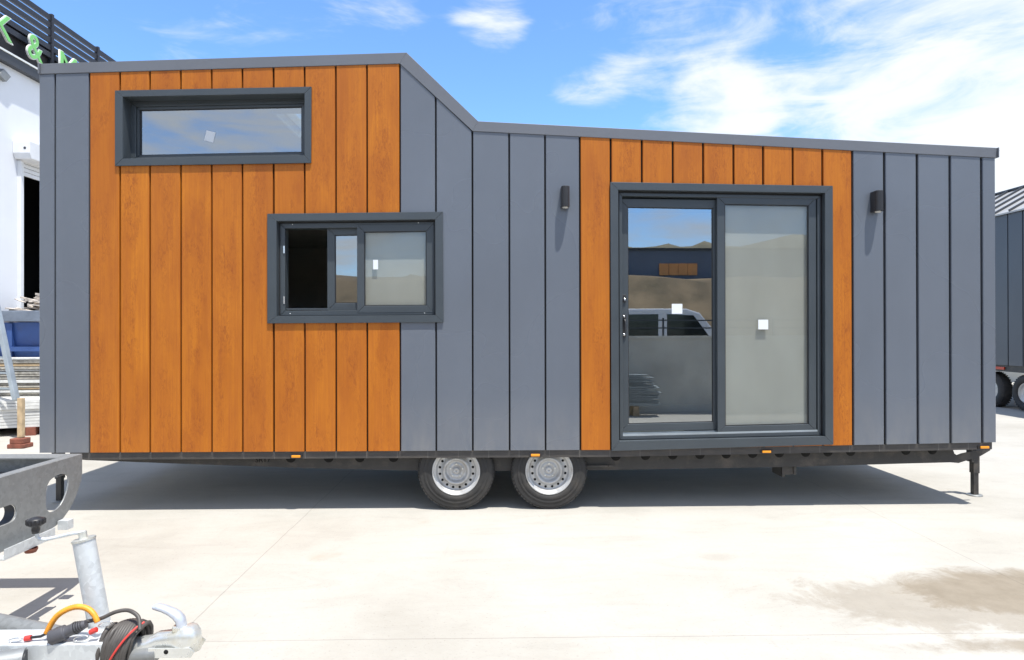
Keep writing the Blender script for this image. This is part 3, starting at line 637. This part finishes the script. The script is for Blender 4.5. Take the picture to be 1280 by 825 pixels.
# prop stand: tube leaning, crank and knob
pb, pt = Vector((-1.335, -3.045, .30)), Vector((-1.418, -3.045, .752)); d = (pt-pb).normalized()
mb = MB(); mb.tube([pb-d*.12, pb, pt], .034, 28); post = mb.build('prop_stand', M['galvl'], T)
mb = MB(); mb.tube([pt, pt+d*.006], [.0365, .0365], 28); mb.tube([pt+d*.006, pt+d*.030], .013, 14); mb.build('stand_cap', M['zinc'], post)
MB().tube([pb-d*.121, pb-d*.13], .028, 20).build('inner_tube', M['zinc'], post)
mb = MB(); mb.lathe([(.02, -.02), (.05, -.025), (.06, -.012), (.06, .012), (.05, .025), (.02, .02)], (pb.x+.02, -3.045, .163), 28, 'y', closed=True); mb.build('jockey_wheel', M['rubber'], post)
k0 = pt+d*.026
mb = MB(); mb.tube([k0+Vector((.012, 0, 0)), k0, k0+Vector((-.03, .0, -.002)), Vector((-1.54, -3.05, .757)), Vector((-1.562, -3.055, .760)), Vector((-1.567, -3.057, .770)), Vector((-1.567, -3.058, .795))], .0062, 10)
crank = mb.build('crank_handle', M['galvl'], T)
mb = MB(); mb.lathe([(0, 0), (.011, 0), (.013, .012), (.012, .020), (.017, .024), (.024, .028), (.026, .036), (.026, .044), (.022, .049), (.012, .053), (0, .054)], (-1.569, -3.06, .782), 24, 'z')
for k in range(12):
    a = 2*math.pi*k/12; mb.box(-1.569+.025*math.cos(a)-.003, -1.569+.025*math.cos(a)+.003, -3.06+.025*math.sin(a)-.003, -3.06+.025*math.sin(a)+.003, .813, .829)
mb.build('knob', M['black'], crank)
# clamp holding the stand to the drawbar
mb = MB(); mb.box(-1.385, -1.29, -3.0845, -3.00, .38, .44); mb.build('stand_clamp', M['zinc'], T, .006)
# coupling head
def coupling():
    sec = []   # cross sections along x: (x, halfwidth, zlow, zhigh)
    for x, hw, zl, zh in ((-1.20, .034, .385, .462), (-1.12, .034, .390, .470), (-1.085, .032, .405, .486), (-1.05, .031, .412, .490), (-1.02, .036, .412, .493), (-.995, .045, .412, .505), (-.975, .047, .412, .512), (-.955, .043, .413, .508), (-.940, .033, .414, .494), (-.932, .018, .416, .470)):
        ring_ = []
        for k in range(20):
            a = 2*math.pi*k/20; cy, cz = math.cos(a), math.sin(a)
            p = 3.2; rr = (abs(cy)**p+abs(cz)**p)**(-1/p); ring_.append((x, YC-.01+hw*rr*cy, (zl+zh)/2+(zh-zl)/2*rr*cz))
        sec.append(ring_)
    mb = MB(); vs = [v for s_ in sec for v in s_]; n = 20
    mb.add(vs, [(i*n+k, i*n+(k+1) % n, (i+1)*n+(k+1) % n, (i+1)*n+k) for i in range(len(sec)-1) for k in range(n)], True)
    mb.add(sec[-1], [tuple(range(n))], True)
    # side skirt plates and a slot
    mb.prism([(-1.10, .410), (-.945, .410), (-.932, .43), (-.95, .445), (-1.10, .445)], YC-.057, YC-.052); mb.prism([(-1.10, .410), (-.945, .410), (-.932, .43), (-.95, .445), (-1.10, .445)], YC+.037, YC+.042)
    c = mb.build('coupling', M['zinc'], T)
    MB().lathe([(0, -.001), (.008, -.001), (.0085, 0)], (-1.035, YC-.0575, .432), 16).build('pin_hole', M['hole'], c)  # black disc gives the shade inside the pin hole by colour
    mb = MB(); pts = [(-.999, .495), (-1.000, .520), (-1.006, .541), (-1.024, .560), (-1.050, .576), (-1.080, .589), (-1.110, .597), (-1.128, .596)]
    mb2 = []
    m_ = MB(); n = 14
    for i, (x, z) in enumerate(pts):
        x1, z1 = pts[min(i+1, len(pts)-1)]; x0, z0 = pts[max(i-1, 0)]; t = Vector((x1-x0, 0, z1-z0)).normalized(); nn = Vector((-t.z, 0, t.x))
        w_ = (.020, .020, .021, .020, .018, .017, .016, .010)[i]; h_ = (.021, .021, .021, .020, .018, .0165, .0155, .010)[i]
        for k in range(n):
            a = 2*math.pi*k/n; mb2.append(Vector((x, YC-.01, z))+Vector((0, 1, 0))*w_*math.cos(a)+nn*h_*math.sin(a))
    m_.add(mb2, [(i*n+k, i*n+(k+1) % n, (i+1)*n+(k+1) % n, (i+1)*n+k) for i in range(len(pts)-1) for k in range(n)], True); m_.add(mb2[-n:], [tuple(range(n))], True)
    m_.build('coupling_handle', mat_simple('cast_alloy', (.62, .66, .74), .35, .5, .08, 20), c)
    MB().box(-1.027, -.992, YC-.035, YC+.015, .490, .514).build('handle_yoke', M['zinc'], c, .005)
    for o_ in [c]+[k for k in C.objects if k.parent == c]: o_.data.transform(Matrix.Translation((-.050, 0, 0)))
    h_ = [k for k in C.objects if k.parent == c and k.name.startswith('coupling_handle')][0]; pv_ = Vector((-1.05, YC, .495)); h_.data.transform(Matrix.Translation(pv_) @ Matrix.Diagonal((.82, 1.15, .84, 1)) @ Matrix.Translation(-pv_))
coupling()
MB().tube([(-1.25, YC-.03, .41), (-1.11, YC-.03, .422)], .024, 18).build('overrun_tube', M['galv'], T)
# cable wound round the drawbar end
pts = []; N = 13*20
for i in range(N+1):
    t = i/N; a = 2*math.pi*i/20; ph = math.sin(t*math.pi); rr = .056+.010*ph+.007*math.sin(i*.37)+.004*math.sin(i*1.3)
    pts.append((-1.285+.108*(t*1.0)+.016*math.sin(a+1)+.006*math.sin(i*.21), YC-.008+rr*math.cos(a)*1.0, .437+rr*math.sin(a)*1.22))
MB().tube(pts, .0082, 9).build('cable_coil', M['cable'], T)
pts = []; N = 9*20
for i in range(N+1):
    t = i/N; a = 2*math.pi*i/20; rr = .066+.008*math.sin(t*math.pi)
    pts.append((-1.268+.078*t+.020*math.sin(a), YC-.008+rr*math.cos(a), .438+rr*math.sin(a)*1.2))
MB().tube(pts, .0070, 9).build('cable_coil', M['cable'], T)
mb = MB(); pts = []
for i in range(15):
    a = R(60+i*11); pts.append((-1.140-.008*i, YC-.008+.098*math.cos(a+R(0)), .438+.098*1.2*math.sin(a)))
pts = [(-1.150-.0060*i, YC-.008-.085*math.sin(R(15+i*6)), .438+.099*math.cos(R(15+i*6))) for i in range(15)]
mb.tube(pts, .0036, 8); mb.build('red_wire', M['redp'], T)
# cable from plug to coil
mb = MB(); P = [(-1.345, -3.15, .520), (-1.30, -3.145, .528), (-1.26, -3.14, .545), (-1.225, -3.14, .552), (-1.195, -3.15, .550), (-1.17, -3.16, .535), (-1.155, -3.18, .505)]
def smooth_pts(P, n=8):
    P = [Vector(p) for p in P]; out = []
    for i in range(len(P)-1):
        a, b, c, d_ = P[max(i-1, 0)], P[i], P[i+1], P[min(i+2, len(P)-1)]
        for k in range(n):
            t = k/n; out.append(.5*((2*b)+(c-a)*t+(2*a-5*b+4*c-d_)*t*t+(3*b-a-3*c+d_)*t**3))
    return out+[P[-1]]
mb.tube(smooth_pts(P), .0062, 10); mb.build('plug_cable', M['cable'], T)
mb = MB(); a, b = Vector((-1.435, -3.185, .484)), Vector((-1.335, -3.165, .520)); dd = (b-a)
mb.tube([a, a+dd*.02, a+dd*.42, a+dd*.45, a+dd*.62, a+dd*.66, a+dd*1.0], [.021, .024, .024, .018, .018, .020, .012], 18); mb.build('electric_plug', mat_simple('grey_plug_plastic', (.075, .075, .085), .5), T, .001)
mb = MB()
for k in (.70, .76, .82, .88): mb.tube([a+dd*k, a+dd*(k+.025)], .0205-.006*(k-.7)/.2, 16)
mb.build('plug_collar', M['black'], T)
# orange breakaway hose with loops
P = [(-1.458, -3.17, .492), (-1.448, -3.165, .518), (-1.430, -3.16, .545), (-1.403, -3.155, .562), (-1.372, -3.15, .569), (-1.34, -3.15, .562), (-1.316, -3.155, .545), (-1.302, -3.16, .522)]
sp = smooth_pts(P, 12); rad = [.0072+.0024*(i % 2) for i in range(len(sp))]
hose = MB().tube(sp, rad, 14).build('breakaway_hose', M['orange'], T)
mb = MB(); mb.tube([(-1.458, -3.17, .492), (-1.475, -3.172, .484), (-1.505, -3.175, .482)], .0045, 8); mb.build('hose_end', M['black'], hose)
mb = MB(); mb.tube([(-1.503, -3.175, .482), (-1.521, -3.178, .480)], .0085, 10); mb.build('red_ferrule', M['redp'], hose); mb = MB(); mb.tube([(-1.292, -3.18, .508), (-1.312, -3.182, .500)], .0085, 10); mb.build('red_ferrule', M['redp'], hose)
mb = MB()
def loop(c, a, b, ang):
    c = Vector(c); pts = []
    for k in range(19):
        t = 2*math.pi*k/18; x, y = a*math.cos(t), b*math.sin(t); pts.append(c+Vector((x*math.cos(ang)-y*math.sin(ang), -.35*y, x*math.sin(ang)*.5+y*.6+.0)))
    mb.tube(pts, .0016, 6, False)
for a_ in (((-1.545, -3.185, .479), .022, .011, .35), ((-1.335, -3.19, .485), .026, .012, .5), ((-1.27, -3.17, .52), .026, .010, .6)): mb = MB(); loop(*a_); mb.build('wire_loop', M['chrome'], hose)

for o_ in [k for k in C.objects if k.parent == T and k.name.split('.')[0] in ('cross_plate', 'flange', 'side_rail', 'cross_beam', 'centre_rail', 'lamp_bracket')]:
    for q_ in [o_]+[k for k in C.objects if k.parent == o_]: q_.data.transform(Matrix.Translation((0, 0, .024)))
cp_ = [k for k in C.objects if k.name == 'coupling'][0]; pv_ = Vector((-.99, YC, .44))
for q_ in [cp_]+[k for k in C.objects if k.parent == cp_]: q_.data.transform(Matrix.Translation(pv_) @ Matrix.Scale(.87, 4) @ Matrix.Translation(-pv_))
pv_ = Vector((-1.225, YC, .42))
for q_ in [k for k in C.objects if k.name.split('.')[0] in ('cable_coil', 'red_wire')]: q_.data.transform(Matrix.Translation(pv_) @ Matrix.Diagonal((.95, .9, .88, 1)) @ Matrix.Translation(-pv_))
T.scale = (1.073,)*3; T.location = (-3.2*1.073, -3.13*1.073+.387, -.1066)
# ================================================================ LEFT BACKGROUND
B = thing('workshop_building', (-12, 11, 0), 'white rendered workshop with dark slatted parapet and green sign letters', 'building')
WX = -8.0
mb = MB(); 
def wallx(mb, x0, x1, y0, y1, z0, z1): mb.box(x0, x1, y0, y1, z0, z1)
DY_0, DY_1, DZ_ = 5.74, 8.6, 4.22
mb.box(-8.3, WX, -6, DY_0, 0, 5.80); mb.box(-8.3, WX, DY_1, 17, 0, 5.80); mb.box(-8.3, WX, DY_0, DY_1, DZ_, 5.80)
mb.box(-20, -8.301, 16.7, 17, 0, 5.8); mb.box(-20, -8.301, -6, -5.7, 0, 5.8); mb.box(-20, -8.301, -5.699, 16.699, 5.6, 5.79)
mb.build('wall', M['white'], B)
mb = MB(); mb.box(-20, -19.8, -5.6, 16.6, 0, 5.59); mb.box(-19.7, -8.31, -5.6, 16.6, .01, .03); mb.box(-10.5, -10.4, 4.5, 10.5, .04, 5.5); mb.build('interior_shade_sheets', M['hole'], B)  # near-black sheets, the shade behind the doorway put into their colour
mb = MB(); mb.box(-8.31, -7.93, -6, 17, 5.805, 5.87); mb.box(-7.93, -7.90, -6, 17, 5.80, 5.955); mb.box(-8.3, -7.931, -6, 17, 5.871, 5.95); mb.build('parapet_coping', M['dark'], B, .004)
mb = MB(); mb.box(-7.9, -7.885, -6, 17, 5.955, 5.985); mb.build('coping_trim', M['lwhite'], B)
mb = MB(); mb.box(-8.12, -8.08, -6, 6.75, 5.951, 6.60); mb.box(-8.12, -8.08, 6.76, 8.2, 5.951, 6.42); mb.build('sign_board', M['board'], B)
for k in range(6):
    z = 6.42+k*.135; MB().box(-8.06, -8.02, -6, 17, z-.047, z+.047).build('parapet_slat', M['slat'], B)
for y in (-3, -.5, 2, 4.2, 6.56, 7.90, 9.3, 10.7, 12.1, 13.5, 15, 16.5): MB().box(-8.075, -8.0, y-.028, y+.028, 5.951, 7.17).build('parapet_post', M['slat'], B)
# roller shutter
mb = MB(); mb.prism([(5.58, 4.42), (5.62, 4.33), (8.75, 4.33), (8.75, 4.62), (5.58, 4.62)], -8.0+.001, -7.72, 'x'); sh = mb.build('shutter_box', M['shutter'], B, .01)
mb = MB(); mb.lathe([(0, -.004), (.02, -.004), (.022, 0)], (-7.8, 5.5795, 4.5), 12); mb.build('bolt', M['dark'], sh)
mb = MB()
for k in range(4): mb.box(-7.99, -7.965, 5.76, 8.58, 4.30-k*.07, 4.362-k*.07)
mb.build('shutter_curtain', M['shutter'], B, .004)
mb = MB(); mb.box(-7.999, -7.93, 5.68, 5.74, 0, 4.32); mb.box(-7.999, -7.93, 8.60, 8.66, 0, 4.32); mb.build('shutter_guide', M['shutter'], B)
mb = MB(); mb.prism([(5.20, 5.56), (5.36, 5.50), (5.46, 5.62), (5.30, 5.69)], -7.999, -7.93, 'x'); mb.build('floodlight', M['galv'], B, .005)
# sign letters, each standing off the board: text runs along +y, faces +x
rot = Matrix(((0, 0, 1, 0), (1, 0, 0, 0), (0, 1, 0, 0), (0, 0, 0, 1)))
def letter(ch, y, z, size, sx):
    for nm, off, ext, dx, mt in (('letter', .018, .014, 0, M['lwhite']), ('letter_face', .002, .004, .020, M['green'])):
        cu = bpy.data.curves.new('t', 'FONT'); cu.body = ch; cu.size = size; cu.extrude = ext; cu.offset = off
        m = rot @ Matrix.Diagonal((sx, 1, 1, 1))
        if nm == 'letter': p = text_mesh(cu, nm, mt, (-7.93+dx, y, z), m, B)
        else: text_mesh(cu, nm, mt, (-7.93+dx, y, z), m, p)
letter('K', 5.08, 6.16, .56, 1.0); letter('&', 5.80, 6.12, .60, .95); letter('M', 6.58, 6.10, .66, 1.05)

# skip
K = thing('skip_container', (-6.9, 5.9, 0), 'blue steel skip with grey rim heaped with offcuts beside the workshop', 'skip')
mb = MB(); vs = [(-7.85, 5.15, .25), (-5.4, 5.15, .25), (-5.4, 6.5, .25), (-7.85, 6.5, .25), (-7.9, 5.0, 1.62), (-5.2, 5.0, 1.62), (-5.2, 6.65, 1.62), (-7.9, 6.65, 1.62)]
mb.add(vs, [(0, 3, 2, 1), (0, 1, 5, 4), (1, 2, 6, 5), (2, 3, 7, 6), (3, 0, 4, 7)])
mb.box(-7.9, -5.2, 4.95, 5.00, 1.17, 1.24)
for x in (-7.6, -7.0, -6.4, -5.8): mb.box(x-.04, x+.04, 4.97, 5.05, .3, 1.6)
mb.build('skip_body', M['blue'], K)
mb = MB(); mb.box(-7.95, -5.15, 4.93, 5.01, 1.63, 1.80); mb.box(-7.95, -5.15, 6.62, 6.70, 1.63, 1.80); mb.box(-7.95, -7.87, 5.011, 6.619, 1.63, 1.80); mb.box(-5.23, -5.15, 5.011, 6.619, 1.63, 1.80); mb.build('rim', M['bluegrey'], K, .01)
mb = MB(); mb.box(-7.7, -5.4, 5.3, 6.3, .05, .249); mb.build('skid', M['dark'], K)
mb = MB(); random.seed(3)
for k in range(280):
    x, y = random.uniform(-7.8, -5.5), random.uniform(5.1, 6.4); z = 1.72+random.random()*.36; a = random.uniform(-1, 1); l = random.uniform(.2, .8)
    mb.bar((x, y, z), (min(max(x+l*math.cos(a), -7.84), -5.3), min(max(y+l*math.sin(a), 5.05), 6.55), z+random.uniform(-.12, .14)), random.uniform(.02, .12), random.uniform(.008, .03))
mb.box(-7.8, -5.3, 5.1, 6.5, 1.3, 1.74)
tag(mb.build('offcuts', M['scrap'], None), 'heap of pale offcuts and scrap lying in the blue skip', 'scrap', kind='stuff')

# sheet stacks
def rotpt(x, y, c, a): return (c[0]+(x-c[0])*math.cos(a)-(y-c[1])*math.sin(a), c[1]+(x-c[0])*math.sin(a)+(y-c[1])*math.cos(a))
def rbox(mb, x0, x1, y0, y1, z0, z1, c, a):
    p = [rotpt(x, y, c, a) for x, y in ((x0, y0), (x1, y0), (x1, y1), (x0, y1))]
    mb.add([(x, y, z0) for x, y in p]+[(x, y, z1) for x, y in p], [(0, 3, 2, 1), (4, 5, 6, 7), (0, 1, 5, 4), (1, 2, 6, 5), (2, 3, 7, 6), (3, 0, 4, 7)])
ST = thing('panel_stack', (-7.0, 4.35, 0), 'low stack of white panels on timber bearers near the left end of the house', 'panel stack')
c0 = (-7.0, 3.95); an = R(22); random.seed(5)
for k in range(9):
    j = random.uniform(-.015, .015); mb = MB(); rbox(mb, -8.4, -5.6+j, 3.95+j, 4.75, .12+k*.043, .12+k*.043+.038, c0, an); mb.build('panel', M['sheetw'], ST)
for x in (-8.1, -7.3, -6.62, -6.0): mb = MB(); rbox(mb, x-.06, x+.06, 3.93, 4.8, 0, .118, c0, an); mb.build('bearer', M['rust'] if x > -6.9 else M['timber'], ST)
ST2 = thing('sheet_stack', (-7.0, 4.75, 0), 'taller stack of grey brown sheets between the white panel stack and blue skip', 'sheet stack')
c1 = (-7.0, 4.6)
z = .10
for k in range(26):
    t = random.choice((.018, .024, .034, .045)); j = random.uniform(-.05, .05)
    mb = MB(); rbox(mb, -7.9+j, -5.4+j, 4.62+j*.6, 4.90, z, z+t, c1, R(3)); mb.build('sheet', M['sheetw'] if k % 4 == 1 else (M['timber'] if k % 9 == 5 else M['sheet']), ST2); z += t+.010
    if z > 1.14: break
mb = MB(); mb.box(-7.6, -7.5, 4.62, 4.9, 0, .095); mb.box(-6.2, -6.1, 4.62, 4.9, 0, .095); mb.build('bearer', M['timber'], ST2)
# upright timber prop on red block
PR = thing('timber_prop', (-6.08, 3.1, 0), 'short pale timber prop standing on a red block before the white panels', 'prop')
mb = MB(); mb.box(-6.105, -6.045, 3.08, 3.14, .13, .63); mb.build('post', M['timber'], PR, .004)
mb = MB(); mb.box(-6.19, -5.98, 3.02, 3.2, 0, .055); mb.box(-6.165, -6.0, 3.03, 3.18, .0555, .125); mb.build('block', M['rust'], PR, .01)
# ladder
LD = thing('ladder', (-6.9, 3.7, .5), 'aluminium ladder leaning over the panel stacks by the white wall', 'ladder')
a0, a1 = Vector((-6.64, 3.80, .53)), Vector((-7.34, 4.2, 2.45))
b0, b1 = a0+Vector((-.42, .12, 0)), a1+Vector((-.42, .12, 0))
for p, q_ in ((a0, a1), (b0, b1)): mb = MB(); mb.bar(p, q_, .06, .075, up=(0, 1, .3)); mb.build('stile', M['alu'], LD, .003)
for k in range(1, 9):
    t = k/9-.03; mb = MB(); mb.bar(a0.lerp(a1, t), b0.lerp(b1, t), .03, .028); mb.build('rung', M['alu'], LD)

# ================================================================ RIGHT BACKGROUND
RH = thing('dark_tiny_house', (10.6, 4.6, 0), 'dark charcoal tiny house on wheels with pale seamed roof at the right', 'tiny house')
RX = 9.40
mb = MB()
y = -1.0; k = 0
while y < 8.8:
    mb.box(RX, RX+.02, y+.01, y+.33, 0.82, 3.62); y += .345
mb.box(RX+.021, RX+.1, -1.0, 8.9, 0.82, 3.62); mb.box(RX+2.4, RX+2.5, -1.0, 8.9, 0.82, 3.62); mb.box(RX+.101, RX+2.399, -1.0, -.9, 0.82, 3.62); mb.box(RX+.101, RX+2.399, 8.8, 8.9, 0.82, 3.62)
mb.build('wall', mat_panel('charcoal_cladding', (.060, .066, .080)), RH)
mb = MB()
RW = 1.25; RZ = 3.62; RS = .72
for s, xa in ((1, RX-.04), (-1, RX+2.54)):
    xm = RX+RW; mb.prism([(xa, RZ), (xm, RZ+RS), (xm, RZ+RS+.03), (xa, RZ+.03)], -1.1, 9.0)
mb.prism([(RX, RZ+.001), (RX+2.5, RZ+.001), (RX+RW, RZ+RS-.02)], 8.8, 8.89); mb.prism([(RX, RZ+.001), (RX+2.5, RZ+.001), (RX+RW, RZ+RS-.02)], -.99, -.9)
rf = mb.build('roof', M['roofm'], RH)
mb = MB(); y = -1.1
while y < 9.0:
    mb.bar((RX-.04, y, RZ+.045), (RX+RW, y, RZ+RS+.045), .035, .05); y += .40
mb.bar((RX+RW, -1.1, RZ+RS+.05), (RX+RW, 9.0, RZ+RS+.05), .1, .03); mb.build('roof_seam', M['dark'], rf)
mb = MB(); mb.box(RX+.03, RX+.0805, -1.0, 8.9, .70, .815); mb.box(RX+2.3985, RX+2.45, -1.0, 8.9, .70, .815); mb.box(RX+.081, RX+2.399, -1.0, 8.9, .78, .815); mb.build('chassis', M['chassis'], RH)
mb = MB(); mb.box(RX+.005, RX+.029, 6.70, 6.92, .735, .785); mb.build('side_marker', M['red'], RH)
for yy in (7.14, 6.30):
    wq = sub('wheel', (RX+.1, yy, .33), RH); rr = .335
    mb = MB(); mb.lathe([(.185, .03), (.195, .0), (.27, -.01), (.31, .01), (.33, .04), (.335, .07), (.335, .16), (.31, .2), (.18, .2)], (RX+.08, yy, rr), 40, 'x', closed=True)
    for k in range(40):
        a = 2*math.pi*k/40; p = Vector((0, math.cos(a), math.sin(a))); q_ = Vector((RX+.08, yy, rr)); mb.bar(q_+p*.325+Vector((.02, 0, 0)), q_+p*.335+Vector((.19, 0, 0)), .02, .012, up=tuple(p))
    mb.build('tyre', M['rubber'], wq)
    mb = MB(); mb.lathe([(.19, .03), (.178, .012), (.16, .05), (.12, .07), (.09, .05), (.05, .06), (0, .06)], (RX+.08, yy, rr), 32, 'x'); mb.build('rim', M['rim'], wq)
    MB().tube([(RX+.15, yy, .335), (RX+2.3, yy, .335)], .04, 10).build('axle', M['chassis'], RH)
for yy in (-.6, 8.3): MB().box(RX+.3, RX+.38, yy, yy+.08, 0, .75).build('support_leg', M['chassis'], RH)
FB = thing('cream_building', (22, 13, 0), 'cream building with a projecting roof cornice seen above the dark house roof', 'building')
mb = MB(); mb.box(14.95, 26, 12.4, 22, 0, 5.20); mb.build('wall', M['cream'], FB)
mb = MB(); mb.box(14.65, 26.3, 12.1, 22.3, 5.201, 5.42); mb.build('cornice', M['cream'], FB, .03)

# ================================================================ BEHIND THE CAMERA (seen only mirrored in the panes)
WL = MB(); WL.box(-14, 16, -6.55, -6.35, 0, 1.33); WL.box(-14, 16, -6.57, -6.33, 1.331, 1.38)
tag(WL.build('block_wall', M['wallc'], None), 'low grey yard wall mirrored in the sliding door glass', 'wall')
RL = thing('wall_railing', (3, -6.45, 1.38), 'thin dark railing on top of the low yard wall, mirrored in the door glass', 'railing')
mb = MB()
for z_ in (1.52, 1.66): mb.box(0.5, 9, -6.46, -6.44, z_-.012, z_+.012)
mb.build('rail', M['dark'], RL)
for x in range(1, 9): MB().box(x-.015, x+.015, -6.44+.001, -6.41, 1.38, 1.70).build('post', M['dark'], RL)
CR = thing('parked_pickup', (3.2, -10, 0), 'white crew cab pickup mirrored behind the railing in the door glass', 'pickup')
lo = [(.4, .45), (5.9, .45), (5.95, .75), (5.85, 1.0), (4.9, 1.12), (4.6, 1.16), (.35, 1.16), (.35, .6)]
mb = MB(); mb.prism(lo, -10.85, -9.15)
mb.prism([(1.9, 1.161), (5.15, 1.161), (4.55, 1.88), (4.25, 1.97), (2.35, 1.97), (2.15, 1.90)], -10.75, -9.25)
cb = mb.build('body', M['carwhite'], CR, .04)
for poly in ([(2.72, 1.22), (3.60, 1.22), (3.60, 1.84), (2.86, 1.84)], [(3.80, 1.22), (4.86, 1.22), (4.40, 1.82), (3.80, 1.84)]):
    mb = MB(); mb.prism(poly, -9.248, -9.243); mb.build('side_window', M['carglass'], CR)
for x in (1.25, 4.85):
    for yy in (-9.35, -10.65):
        mb = MB(); mb.lathe([(.2, -.1), (.36, -.1), (.38, -.06), (.38, .06), (.36, .1), (.2, .1), (.0, .08)], (x, yy, .38), 28); mb.build('wheel', M['rubber'], CR)
NB = thing('wood_fronted_cabin', (8, -24, 3.2), 'dark cabin with orange boards on the bank, mirrored in the door glass', 'cabin')
MB().box(1.5, 16, -26, -23, 3.4, 5.0).build('wall', mat_simple('hazy_blue_grey_wall', (.13, .155, .20), .7, 0, .12, 1), NB)  # wall colour lightened to paint in the haze of the mirrored view
mb = MB()
for k in range(4): mb.box(7.0+k*.42, 7.40+k*.42, -22.99, -22.95, 3.92, 4.42)
mb.build('wood_panel', mat_simple('lightened_orange_boards', (.75, .32, .10), .6, 0, .15, 3), NB)  # orange lightened to stand in for sunlight, as the boards face away from it
MB().box(1.4, 16.1, -26.1, -22.9, 5.001, 5.08).build('roof', M['frame_dark'], NB)
PS = thing('profile_stack', (2.3, -5.9, 0), 'pile of bright aluminium profiles mirrored low in the sliding door glass', 'profile pile')
random.seed(11)
mb = MB()
for k in range(34):
    z = .18+.016*k; xx = 2.72+random.uniform(-.1, .16)-.006*k; mb.box(1.5+random.uniform(-.1, .1), xx, -5.9+random.uniform(-.06, .04), -5.7, z, z+random.choice((.006, .010)))
mb.build('profiles', M['alu'], PS)
mb = MB(); mb.box(1.6, 1.7, -6.0, -5.7, 0, .17); mb.box(2.3, 2.4, -6.0, -5.7, 0, .17); mb.build('bearer', M['timber'], PS)
